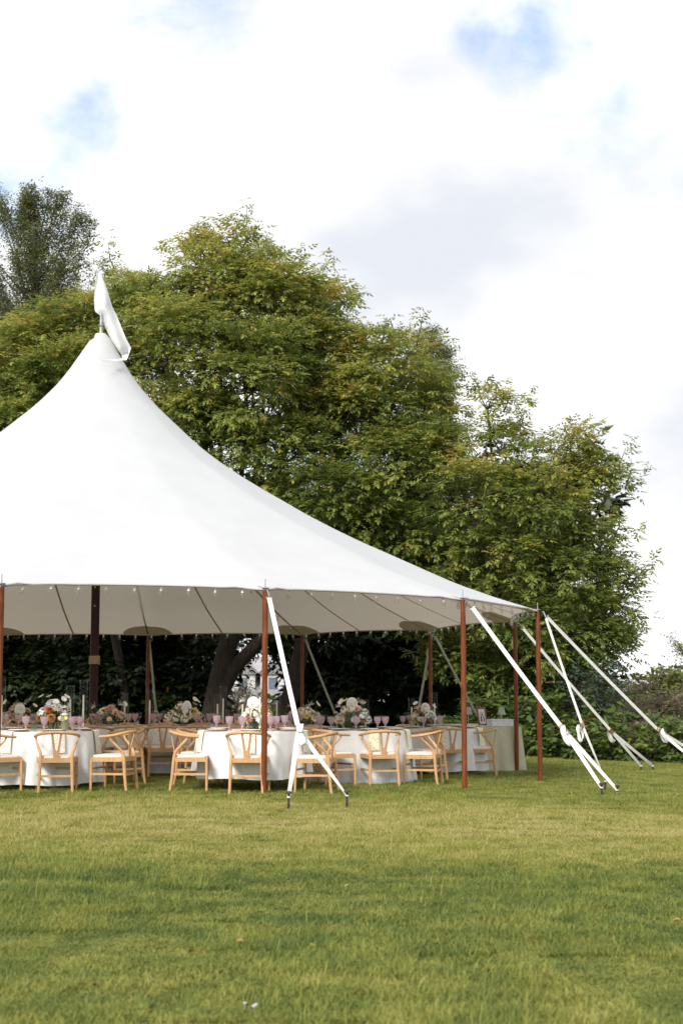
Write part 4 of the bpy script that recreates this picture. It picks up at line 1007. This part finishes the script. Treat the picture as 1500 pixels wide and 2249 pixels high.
def foliage_mesh(name, pos, outd, kind, m, scale, tint, r):
    """pos (n,3), outd (n,3) unit-ish outward directions"""
    n = len(pos); tpl = TPL[kind]; q = tpl.shape[0]
    x = outd + r.normal(0, .35, (n, 3)); x[:, 2] = np.clip(x[:, 2] - .12, -.7, .38); x /= np.linalg.norm(x, axis=1, keepdims=True)
    up = np.array([0, 0, 1.0]) + r.normal(0, .25, (n, 3)); yv = np.cross(up, x); yv /= np.linalg.norm(yv, axis=1, keepdims=True); zv = np.cross(x, yv)
    sc = scale * r.uniform(.7, 1.3, n)
    B = np.stack([x, yv, zv], 1) * sc[:, None, None]                      # n,3(axis),3
    V = np.einsum('qkc,ncd->nqkd', tpl, B) + pos[:, None, None, :]
    V = V.reshape(-1, 3).astype(np.float32); nf = n * q
    me = bpy.data.meshes.new(name); me.vertices.add(nf * 4); me.vertices.foreach_set('co', V.reshape(-1))
    me.loops.add(nf * 4); me.loops.foreach_set('vertex_index', np.arange(nf * 4, dtype=np.int32))
    me.polygons.add(nf); me.polygons.foreach_set('loop_start', np.arange(0, nf * 4, 4, dtype=np.int32)); me.polygons.foreach_set('loop_total', np.full(nf, 4, dtype=np.int32))
    me.update(calc_edges=True)
    tt = np.clip(np.repeat(tint, q) + r.normal(0, .07, nf), 0, 1).astype(np.float32)
    at = me.attributes.new('tint', 'FLOAT', 'FACE'); at.data.foreach_set('value', tt)
    me.materials.append(m); return me
M_elder = leaf_mat('ash_leaved_maple_leaves', (.045, .085, .020), (.185, .235, .050), (.47, .44, .10), .42)
M_dark = leaf_mat('understory_leaves', (.010, .020, .007), (.020, .036, .010), (.06, .08, .02), .15)  # near-black leaf colour carries the shade under the crowns
M_poplar = leaf_mat('poplar_leaves', (.075, .098, .045), (.150, .175, .070), (.28, .26, .10), .35)
M_tan = leaf_mat('dry_shrub_leaves', (.17, .15, .085), (.30, .26, .16), (.42, .34, .23), .35)
M_hedge = leaf_mat('hedge_leaves', (.030, .060, .015), (.085, .135, .030), (.19, .24, .05), .35)
M_far = leaf_mat('far_tree_leaves', (.055, .085, .018), (.13, .165, .032), (.28, .27, .05), .3)
M_blue = leaf_mat('sumac_leaves', (.030, .050, .035), (.060, .085, .060), (.12, .15, .08), .25)
def tree(name, label, lobes, base, trunk_r, m, kind='pinnate', per=900, scale=1.0, clumps=26, cr=.55, group=None, seed=0, shoots=10, yel=.10, ztop=None, limbs=True, trunk_path=None, cat='tree', bark=None):
    """lobes: (centre Vector, rx, ry, rz) in world metres"""
    r = np.random.default_rng(seed); root = empty(name, base); tag(root, label, cat, group); o = np.array(base)
    Pp = []; Oo = []; Tt = []; cl_all = []
    zs = [c.z + rz for c, rx, ry, rz in lobes]; z1 = max(zs); z0 = min(c.z - rz for c, rx, ry, rz in lobes)
    for c, rx, ry, rz in lobes:
        c = np.array(c); R_ = np.array([rx, ry, rz])
        nC = max(5, int(clumps * (rx * rz) / 2.4))
        v = r.normal(0, 1, (nC, 3)); v /= np.linalg.norm(v, axis=1, keepdims=True); v[:, 2] = np.where((v[:, 2] < -.35) & (r.random(nC) < .6), -v[:, 2], v[:, 2])
        v[:, 1] = np.where((v[:, 1] > .4) & (r.random(nC) < .5), -v[:, 1], v[:, 1])
        cen = c + v * R_ * r.uniform(.55, 1.0, (nC, 1))
        np_ = max(12, int(per * (rx * rz) / 2.4 / nC))
        for k in range(nC):
            cl_all.append((cen[k], c))
            d = r.normal(0, 1, (np_, 3)); d /= np.linalg.norm(d, axis=1, keepdims=True); d[:, 2] = np.where((d[:, 2] < 0) & (r.random(np_) < .5), -d[:, 2], d[:, 2])
            crk = cr * r.uniform(.7, 1.35)
            p = cen[k] + d * np.array([crk, crk, crk * .62]) * r.uniform(.35, 1.0, (np_, 1)) ** .6
            Pp.append(p); od = d * .8 + v[k] * .7; Oo.append(od)
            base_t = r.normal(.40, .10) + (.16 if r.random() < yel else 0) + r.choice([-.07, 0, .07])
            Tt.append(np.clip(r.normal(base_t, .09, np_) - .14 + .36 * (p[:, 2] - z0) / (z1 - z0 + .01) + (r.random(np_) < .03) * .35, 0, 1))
        for k in range(int(shoots * max(.4, rx * rz / 2.4))):
            vv = r.normal(0, 1, 3); vv[2] = abs(vv[2]) * 1.1 - .15; vv /= np.linalg.norm(vv); st = c + vv * R_ * .95; L = r.uniform(.35, 1.0) * (.6 + .4 * scale); ns = int(14 * L / .5)
            dr = vv * .7 + np.array([r.normal(0, .25), r.normal(0, .25), .55]); dr /= np.linalg.norm(dr)
            u = r.uniform(0, 1, ns); p = st + dr * (u * L)[:, None] + r.normal(0, .07, (ns, 3)); Pp.append(p); Oo.append(r.normal(0, 1, (ns, 3)) * .8 + vv * .4)
            Tt.append(np.clip(r.normal(.55, .12, ns), 0, 1)); cl_all.append((st + dr * L * .8, st))
    Pp = np.concatenate(Pp); Oo = np.concatenate(Oo); Tt = np.concatenate(Tt)
    cm = foliage_mesh('crown', Pp - o, Oo, kind, m, scale, Tt, r); cr_o = link('crown', cm, root)
    if limbs:
        mb = MB(); bpt = Vector(base)
        cz = sum(c.z for c, *_ in lobes) / len(lobes); cx = sum(c.x for c, *_ in lobes) / len(lobes); cy = sum(c.y for c, *_ in lobes) / len(lobes)
        fork = Vector((bpt.x + (cx - bpt.x) * .25, bpt.y + (cy - bpt.y) * .25, bpt.z + (cz - bpt.z) * .42))
        tp = [Vector(q) for q in trunk_path] if trunk_path else [bpt - Vector((0, 0, .1)), bpt.lerp(fork, .1), bpt.lerp(fork, .5) + Vector((.1, 0, 0)), fork]
        fork = tp[-1]; k_ = len(tp) - 1
        mb.tube([p - bpt for p in tp], [trunk_r * (1.35 if i == 0 else 1.1 - .35 * i / k_) for i in range(k_ + 1)], 12); mb.build('trunk', bark or M_bark, root)
        lm = MB(); rr_ = random.Random(seed)
        for c, rx, ry, rz in lobes:
            a = fork - bpt; b = c - bpt; q = a.lerp(b, .5) + Vector((rr_.uniform(-.4, .4), rr_.uniform(-.3, .3), rr_.uniform(0, .5)))
            lm.tube([a, a.lerp(q, .5) + Vector((rr_.uniform(-.15, .15), 0, .1)), q, b, b + Vector((rr_.uniform(-.4, .4), rr_.uniform(-.3, .3), rz * .6))], [trunk_r * .34, trunk_r * .28, trunk_r * .2, trunk_r * .11, .012], 6)
        for ce, c in cl_all:
            a = Vector(c) - bpt; b = Vector(ce) - bpt; q = a.lerp(b, .5) + Vector((rr_.uniform(-.2, .2), rr_.uniform(-.2, .2), rr_.uniform(-.05, .2)))
            lm.tube([a, q, b], [.026, .017, .006], 4, cap=False)
        lm.build('limbs', bark or M_twig, root)
    return root
def lobe(x, y, d, rx, ry, dep=None):
    s = FPX / d; c = P(x, y, d); return (c, rx / s, (dep if dep else (rx + ry) / 2 / s), ry / s)
def base_at(x, d): X = P(x, 1500, d).x; return (X, d, ground(X, d))
DA = 36.5
A_l = [lobe(x, y, DA + dd, rx, ry) for x, y, rx, ry, dd in ((490, 650, 115, 110, 0), (595, 690, 130, 120, -.5), (390, 790, 150, 140, -1), (555, 860, 170, 150, -1.5), (690, 820, 125, 140, -.5), (330, 690, 85, 80, .5), (520, 560, 60, 50, .5), (440, 585, 55, 50, 1), (450, 980, 150, 130, -1), (620, 1020, 150, 130, -1.5), (740, 960, 110, 120, -.5), (700, 690, 80, 80, 1), (560, 1170, 170, 110, .5), (380, 1180, 150, 120, 1), (480, 1290, 170, 70, -2.5), (640, 1290, 150, 70, -2.5), (330, 1300, 150, 70, -2.5))]  # last low lobes are unseen, added to block sky light from the understory
tA = base_at(462, DA)
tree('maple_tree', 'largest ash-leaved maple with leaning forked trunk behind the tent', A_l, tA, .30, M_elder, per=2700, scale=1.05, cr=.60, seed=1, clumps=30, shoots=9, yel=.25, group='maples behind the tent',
     trunk_path=[(tA[0], tA[1], tA[2] - .1), P(468, 1575, DA), P(478, 1520, DA), P(488, 1470, DA), P(500, 1420, DA), P(520, 1340, DA)])
# its second, right-leaning limb is a tree limb of the same trunk
lm = MB(); ob = Vector(tA)
lm.tube([P(488, 1520, DA - .05) - ob, P(515, 1465, DA - .1) - ob, P(560, 1420, DA - .2) - ob, P(640, 1340, DA - .3) - ob, P(760, 1200, DA - .5) - ob, P(830, 1120, DA - .6) - ob], [.2, .19, .17, .14, .10, .05], 10)
rt = [o for o in bpy.data.objects if o.name == 'maple_tree'][0]; lm.build('leaning_limb', M_bark, rt)
B_l = [lobe(x, y, 37.5 + dd, rx, ry) for x, y, rx, ry, dd in ((110, 790, 120, 105, 0), (225, 750, 105, 105, 0), (20, 850, 110, 120, 0), (160, 890, 140, 130, -1), (255, 640, 62, 55, 1), (300, 820, 100, 110, -.5), (60, 980, 140, 120, -1), (200, 1050, 160, 130, 0), (-70, 900, 110, 130, 0), (-40, 1080, 130, 120, 0), (310, 1000, 120, 110, .5), (100, 1180, 190, 110, .5), (60, 1290, 170, 70, -3), (200, 1290, 160, 70, -3.2), (-80, 1290, 150, 70, -3))]  # low lobes at the end: hidden overhang added to keep shrubs below dark
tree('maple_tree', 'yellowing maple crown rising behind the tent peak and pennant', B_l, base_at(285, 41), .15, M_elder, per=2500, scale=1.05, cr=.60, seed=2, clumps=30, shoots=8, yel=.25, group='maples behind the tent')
C_l = [lobe(x, y, 35.5 + dd, rx, ry) for x, y, rx, ry, dd in ((850, 830, 105, 100, 0), (925, 935, 75, 95, .5), (795, 930, 110, 110, -.5), (880, 1040, 125, 115, -.5), (950, 1030, 75, 95, 0), (750, 1110, 120, 95, -1), (895, 780, 45, 50, 1), (890, 1180, 140, 90, -.5), (780, 1250, 150, 90, 0), (980, 1250, 110, 80, -.5), (800, 1310, 130, 60, -2), (930, 1320, 110, 55, -2))]  # closing low lobes continue the unseen overhang added to darken the understory
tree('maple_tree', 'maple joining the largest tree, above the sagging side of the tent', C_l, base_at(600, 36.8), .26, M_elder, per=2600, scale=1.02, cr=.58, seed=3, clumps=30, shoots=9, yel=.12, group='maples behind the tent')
D_l = [lobe(x, y, 34 + dd, rx, ry) for x, y, rx, ry, dd in ((1110, 1005, 88, 72, 0), (1250, 1015, 76, 66, 0), (1050, 1110, 100, 100, -.5), (1180, 1110, 105, 90, -.5), (1300, 1060, 55, 60, 0), (1340, 1080, 35, 35, 0), (1260, 1200, 90, 70, 0), (1310, 1290, 75, 60, 0), (1220, 1270, 110, 85, -.5), (1110, 1240, 110, 85, -.5), (1070, 900, 38, 40, .3), (1250, 1390, 110, 85, -.5), (1350, 1330, 50, 38, 0), (1150, 1390, 110, 90, -.8), (1050, 1360, 110, 70, -.8), (1300, 1440, 80, 65, 0), (1240, 1520, 100, 75, .2), (1130, 1500, 110, 80, 0), (1010, 1470, 110, 70, .3), (1330, 1380, 55, 40, .3))]
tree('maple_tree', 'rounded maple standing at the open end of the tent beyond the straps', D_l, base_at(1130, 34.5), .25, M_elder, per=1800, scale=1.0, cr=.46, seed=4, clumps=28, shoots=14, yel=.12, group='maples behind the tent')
# spare grey-green poplars behind
def pop(name, label, x, ytop, d, spread, seed, nb, hcrown):
    """upswept feathery tree: many steep branches, small leaves along them"""
    r = np.random.default_rng(seed); b = Vector(base_at(x, d)); top = P(x, ytop, d).z; root = empty(name, b); tag(root, label, 'tree', 'grey-green poplars')
    Pp, Oo, Tt = [], [], []; lm = MB(); H = top - b.z; W = spread * d / FPX
    mb = MB(); mb.tube([(0, 0, -.1), (.05, 0, H * .4), (0, 0, H * .75), (.03, 0, H * .97)], [.22, .16, .08, .01], 8); mb.build('trunk', M_bark, root)
    for k in range(nb):
        u = r.random() ** .8; zb = H - .6 - u * hcrown; a = r.uniform(0, 2 * PI); out = W * (.30 + .75 * u ** .6) * r.uniform(.15, 1.2); zb -= .9 * (out / W) ** 1.5 * r.uniform(.3, 1.6); L = r.uniform(1.2, 2.8)
        s0 = Vector((math.cos(a) * out * .35, math.sin(a) * out * .3, zb - L * .4)); s1 = Vector((math.cos(a) * out * .8, math.sin(a) * out * .7, zb + L * .2)); s2 = Vector((math.cos(a) * out, math.sin(a) * out * .9, min(H + r.uniform(-.5, .1) - 2.4 * min(1, out / W) ** 1.4 * r.uniform(.3, 1.0), zb + L * .75)))
        lm.tube([Vector((0, 0, max(.5, zb - L * .8))), s0, s1, s2], [.03, .022, .012, .004], 4, cap=False)
        n = int(56 * L); t_ = r.random(n) ** .75; sp = np.array([s0, s1, s2]); q = np.where((t_ < .5)[:, None], sp[0] + (sp[1] - sp[0]) * (t_ * 2)[:, None], sp[1] + (sp[2] - sp[1]) * (t_ * 2 - 1)[:, None])
        w = .26 * (1.05 - t_) + .05
        Pp.append(q + r.normal(0, 1, (n, 3)) * w[:, None] * np.array([1, 1, .9])); Oo.append(r.normal(0, 1, (n, 3)) + np.array([math.cos(a) * .4, math.sin(a) * .4, .4])); Tt.append(np.clip(r.normal(.42, .16, n), 0, 1))
    link('crown', foliage_mesh('crown', np.concatenate(Pp), np.concatenate(Oo), 'small', M_poplar, 1.15, np.concatenate(Tt), r), root); lm.build('limbs', M_twig, root)
pop('poplar_tree', 'airy grey-green poplar with upswept twigs behind the tent peak', 55, 408, 46, 235, 21, 300, 11.0)
pop('poplar_tree', 'thin grey-green poplar tip showing above the maple side', 950, 712, 47, 85, 22, 70, 5.0)
# understory shrubs, dark under the crowns
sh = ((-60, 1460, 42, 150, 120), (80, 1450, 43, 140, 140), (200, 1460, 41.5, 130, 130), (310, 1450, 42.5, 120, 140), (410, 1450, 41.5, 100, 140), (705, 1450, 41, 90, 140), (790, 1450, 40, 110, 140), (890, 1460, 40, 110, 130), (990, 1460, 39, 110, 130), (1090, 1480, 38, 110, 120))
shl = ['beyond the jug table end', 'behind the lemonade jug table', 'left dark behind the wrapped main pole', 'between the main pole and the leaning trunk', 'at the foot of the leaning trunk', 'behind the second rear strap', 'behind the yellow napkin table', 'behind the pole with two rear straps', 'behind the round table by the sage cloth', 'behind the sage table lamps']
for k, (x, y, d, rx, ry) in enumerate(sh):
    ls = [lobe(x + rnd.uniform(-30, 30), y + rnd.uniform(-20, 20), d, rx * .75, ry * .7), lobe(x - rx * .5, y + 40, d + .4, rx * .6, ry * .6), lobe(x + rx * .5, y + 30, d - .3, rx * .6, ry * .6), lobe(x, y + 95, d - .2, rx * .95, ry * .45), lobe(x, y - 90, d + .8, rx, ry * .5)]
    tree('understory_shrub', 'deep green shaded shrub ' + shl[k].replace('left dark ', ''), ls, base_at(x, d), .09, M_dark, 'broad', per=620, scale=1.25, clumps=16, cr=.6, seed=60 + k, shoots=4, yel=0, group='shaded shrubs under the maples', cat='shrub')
# woodland edge further back, closes the gaps under the crowns
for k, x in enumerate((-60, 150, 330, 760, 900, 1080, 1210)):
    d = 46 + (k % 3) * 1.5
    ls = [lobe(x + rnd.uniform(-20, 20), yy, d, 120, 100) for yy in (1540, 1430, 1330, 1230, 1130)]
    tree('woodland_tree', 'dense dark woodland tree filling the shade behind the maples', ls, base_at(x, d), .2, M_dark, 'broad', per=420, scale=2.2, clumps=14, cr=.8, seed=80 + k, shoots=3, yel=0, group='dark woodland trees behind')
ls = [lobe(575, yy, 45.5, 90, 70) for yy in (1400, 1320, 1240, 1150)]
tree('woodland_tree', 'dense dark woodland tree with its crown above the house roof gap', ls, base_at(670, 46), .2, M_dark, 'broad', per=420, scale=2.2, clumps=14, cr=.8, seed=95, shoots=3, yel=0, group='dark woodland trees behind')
# second trunk near the gap
ls = [lobe(640, 1400, 38.5, 110, 50), lobe(560, 1420, 38.5, 80, 36), lobe(690, 1350, 39, 90, 60)]
tree('understory_tree', 'slim dark trunk with hanging leaves right of the distant house', ls, base_at(636, 38.5), .20, M_dark, 'pinnate', per=900, scale=1.3, clumps=18, cr=.5, seed=97, shoots=14, yel=0, cat='tree')
# right-hand shrubs
def shrub(name, label, ls, b, m, kind, per, scale, seed, group=None, cr=.4, shoots=8, clumps=26, yel=.05):
    return tree(name, label, ls, b, .06, m, kind, per=per, scale=scale, clumps=clumps, cr=cr, seed=seed, shoots=shoots, yel=yel, group=group, cat='shrub')
shrub('dry_shrub', 'tan feathery shrub spilling out beside the maple', [lobe(1435, 1575, 36, 60, 42), lobe(1490, 1580, 36, 60, 42), lobe(1400, 1600, 35.5, 60, 42), lobe(1545, 1590, 36, 60, 45)], base_at(1440, 36), M_tan, 'small', 2600, 1.25, 120, cr=.3, shoots=5, clumps=44)
shrub('dry_shrub', 'pinkish tan shrub partly behind the maple leaves', [lobe(1385, 1545, 37, 34, 36), lobe(1355, 1585, 36.5, 45, 42), lobe(1330, 1615, 35.5, 60, 36)], base_at(1370, 37), M_tan, 'small', 2300, 1.25, 121, cr=.28, shoots=5, clumps=44)
shrub('dry_shrub', 'lower tan and green shrub above the ground cover', [lobe(1440, 1625, 34.5, 80, 34), lobe(1520, 1630, 34.5, 70, 36), lobe(1360, 1635, 34, 60, 28)], base_at(1440, 34.5), M_tan, 'small', 2300, 1.25, 122, cr=.28, shoots=4, clumps=44)
for k, (x, y, d, rx, ry) in enumerate(((1215, 1620, 31.5, 60, 48), (1290, 1635, 31, 70, 45), (1370, 1645, 30.5, 70, 42), (1450, 1650, 30, 70, 40), (1530, 1655, 29.8, 70, 40), (1140, 1600, 32, 70, 60), (1060, 1590, 32.5, 70, 60))):
    shrub('hedge_shrub', ['low dark green shrub at the lawn edge by the outermost pole', 'low leafy shrub at the lawn edge behind the crossing straps', 'low glossy shrub behind the pair of small stakes', 'low shrub below the tan bushes', 'low shrub beyond the longest outer strap', 'low dark shrub behind the sage cloth', 'low dark shrub behind the photo frame'][k],
          [lobe(x, y, d, rx, ry), lobe(x - rx * .5, y + 15, d - .3, rx * .6, ry * .7), lobe(x + rx * .5, y + 18, d - .2, rx * .6, ry * .7)], base_at(x, d), M_hedge, 'broad', 700, .85, 130 + k, 'low shrubs along the lawn edge', cr=.35)
shrub('sumac_shrub', 'blue-green feathery shrub under the maple by the straps', [lobe(1290, 1530, 32.5, 42, 60), lobe(1265, 1580, 32.3, 45, 50), lobe(1320, 1570, 32.4, 40, 45)], base_at(1285, 32.5), M_blue, 'pinnate', 900, 1.1, 140)
tree('far_tree', 'sunlit round green tree beyond the tan shrubs', [lobe(1440, 1508, 56, 46, 28), lobe(1500, 1516, 56, 46, 30), lobe(1402, 1530, 55, 30, 30), lobe(1460, 1550, 56, 80, 36), lobe(1560, 1510, 57, 50, 36)], base_at(1450, 56), .2, M_far, 'broad', per=900, scale=1.5, clumps=24, cr=.6, seed=150, shoots=4, yel=.1)
tree('far_tree', 'thin distant tree tip just inside the frame edge', [lobe(1505, 1432, 70, 12, 18), lobe(1520, 1460, 70, 22, 25), lobe(1522, 1500, 70, 25, 30)], base_at(1520, 70), .15, M_poplar, 'small', per=700, scale=2.0, clumps=20, cr=.4, seed=151, shoots=4, yel=0)
tree('far_tree', 'bright green tree seen in the gap beside the front pole', [lobe(625, 1560, 52, 42, 38), lobe(600, 1580, 52, 30, 30), lobe(655, 1575, 53, 35, 35)], base_at(622, 52), .15, M_far, 'broad', per=1200, scale=1.2, clumps=24, cr=.5, seed=152, shoots=6, yel=.1)
shrub('dry_shrub', 'beige shrub in front of the distant house', [lobe(530, 1560, 50, 24, 30), lobe(512, 1575, 50, 20, 24)], base_at(525, 50), M_tan, 'fine', 2200, 2.4, 153)

# ================================================================ HOUSE seen through the gap
hd = 64; hb = P(575, 1560, hd); hx, hy = hb.x, hd; hz = ground(hx, hy)
e = empty('grey_house', (hx, hy, hz)); tag(e, 'grey shingled house with white gabled dormer glimpsed between trunks', 'house')
wt = P(575, 1545, hd - 3).z - hz; rt_ = P(575, 1470, hd).z - hz + .6
M_clap = mat('grey_clapboard', (.36, .36, .37), .8, .08); M_shing = mat('grey_shingle', (.33, .32, .33), .9, .25, 9, .4, 30); M_trim = mat('white_trim', (.78, .78, .77), .5, .03); M_pane = mat('dark_pane', (.20, .24, .29), .1, .2)
m = MB(); m.box((0, 2.2, wt / 2 - .2), (5.5, 4.2, wt / 2 + .2)); m.build('wall', M_clap, e, smooth=False)
m = MB(); m.add([(-6, -2.6, wt - .15), (6, -2.6, wt - .15), (6, 2.2, rt_), (-6, 2.2, rt_), (-6, 7, wt - .15), (6, 7, wt - .15), (-6, -2.6, wt - .32), (6, -2.6, wt - .32), (6, 2.2, rt_ - .2), (-6, 2.2, rt_ - .2), (-6, 7, wt - .32), (6, 7, wt - .32)],
            [(0, 1, 2, 3), (3, 2, 5, 4), (7, 6, 9, 8), (8, 9, 10, 11), (0, 6, 7, 1), (5, 11, 10, 4), (0, 3, 9, 6), (3, 4, 10, 9), (1, 7, 8, 2), (2, 8, 11, 5)]); rf = m.build('roof', M_shing, e, smooth=False)
for dx_, lab in ((P(533, 1500, hd - 1).x - hx, 0), (P(600, 1490, hd - 1).x - hx, 1)):
    zc = P(533, 1503, hd - 1).z - hz
    m = MB(); m.box((dx_, .3, zc), (.55, 1.3, .5)); dm = m.build('dormer', M_trim, rf, smooth=False)
    m = MB(); m.add([(dx_ - .75, -1.1, zc + .45), (dx_ + .75, -1.1, zc + .45), (dx_, -1.1, zc + 1.0), (dx_ - .75, 2.0, zc + .45), (dx_ + .75, 2.0, zc + .45), (dx_, 2.0, zc + 1.0)], [(0, 1, 2), (3, 5, 4), (0, 2, 5, 3), (1, 4, 5, 2), (0, 3, 4, 1)]); m.build('dormer_roof', M_shing, rf, smooth=False)
    m = MB(); m.box((dx_, -1.01, zc), (.2, .02, .3)); m.build('window_pane', M_pane, rf, smooth=False)
for dx_ in (-3.5, -1, 1.6, 4):
    m = MB(); m.box((dx_, -2.02, wt * .55), (.45, .03, .7)); wn = m.build('window', M_trim, e, smooth=False); m = MB(); m.box((dx_, -2.055, wt * .55), (.36, .01, .6)); m.build('pane', M_pane, wn, smooth=False)

# ================================================================ small things on the lawn
ml = MB(); ml.grid([[(-.035, -.004, .0), (-.035, .004, 0)], [(-.01, -.016, .006), (-.01, .016, .010)], [(.012, -.014, .012), (.012, .015, .004)], [(.035, -.002, .002), (.035, .002, .002)]])
fallen = [ml.mesh('fallen_leaf', mat('fallen_' + n, c, .7, .2, 30)) for n, c in (('yellow', (.42, .31, .09)), ('orange', (.36, .19, .07)), ('tan', (.40, .28, .14)))]
for k, (x, y) in enumerate(((335, 1973), (55, 1945), (420, 2102), (530, 2078), (762, 1953), (210, 2176), (370, 1767), (345, 1767), (362, 1852), (1128, 1963), (1180, 1972), (45, 1915), (422, 1902), (1485, 2030), (815, 1866), (1130, 1782), (285, 1779), (1120, 1808), (690, 2090), (985, 2020))):
    p = G(x, y); o = link('fallen_leaf', fallen[(0, 1, 0, 1, 0, 1, 2, 0)[k % 8]], None, (p.x, p.y, p.z + .026)); o.rotation_euler = (rnd.uniform(-.5, .5), rnd.uniform(-.5, .5), rnd.uniform(0, 6)); s_ = rnd.uniform(.55, 1.0); o.scale = (s_, s_, s_)
    tag(o, ['fallen yellow leaf lying on the lawn', 'fallen orange leaf lying on the lawn', 'fallen tan leaf lying on the lawn'][(0, 1, 0, 1, 0, 1, 2, 0)[k % 8]], 'leaf', ['yellow', 'orange', 'tan'][(0, 1, 0, 1, 0, 1, 2, 0)[k % 8]] + ' fallen leaves')
mcv = MB()
for k in range(9):
    a = 2 * PI * k / 9; mcv.add([(0, 0, .008), (.010 * math.cos(a - .3), .010 * math.sin(a - .3), .006), (.012 * math.cos(a), .012 * math.sin(a), .0), (.010 * math.cos(a + .3), .010 * math.sin(a + .3), .006)], [(0, 1, 2, 3)])
mcv.tube([(0, 0, -.04), (0, 0, .004)], .0015, 4); me_cv = mcv.mesh('clover_flower', M_card)
for k, (x, y) in enumerate(((538, 2222), (562, 2225), (557, 2229), (187, 1934), (10, 1748), (28, 1752), (1110, 1927), (1228, 1684), (1312, 1692))):
    p = G(x, y); o = link('clover_flower', me_cv, None, (p.x, p.y, p.z + .034)); o.scale = (.7, .7, .7); tag(o, 'tiny white clover flower in the grass', 'flower', 'white clover flowers')
print("objects", len(bpy.data.objects), "faces", sum(len(m.polygons) for m in bpy.data.meshes))
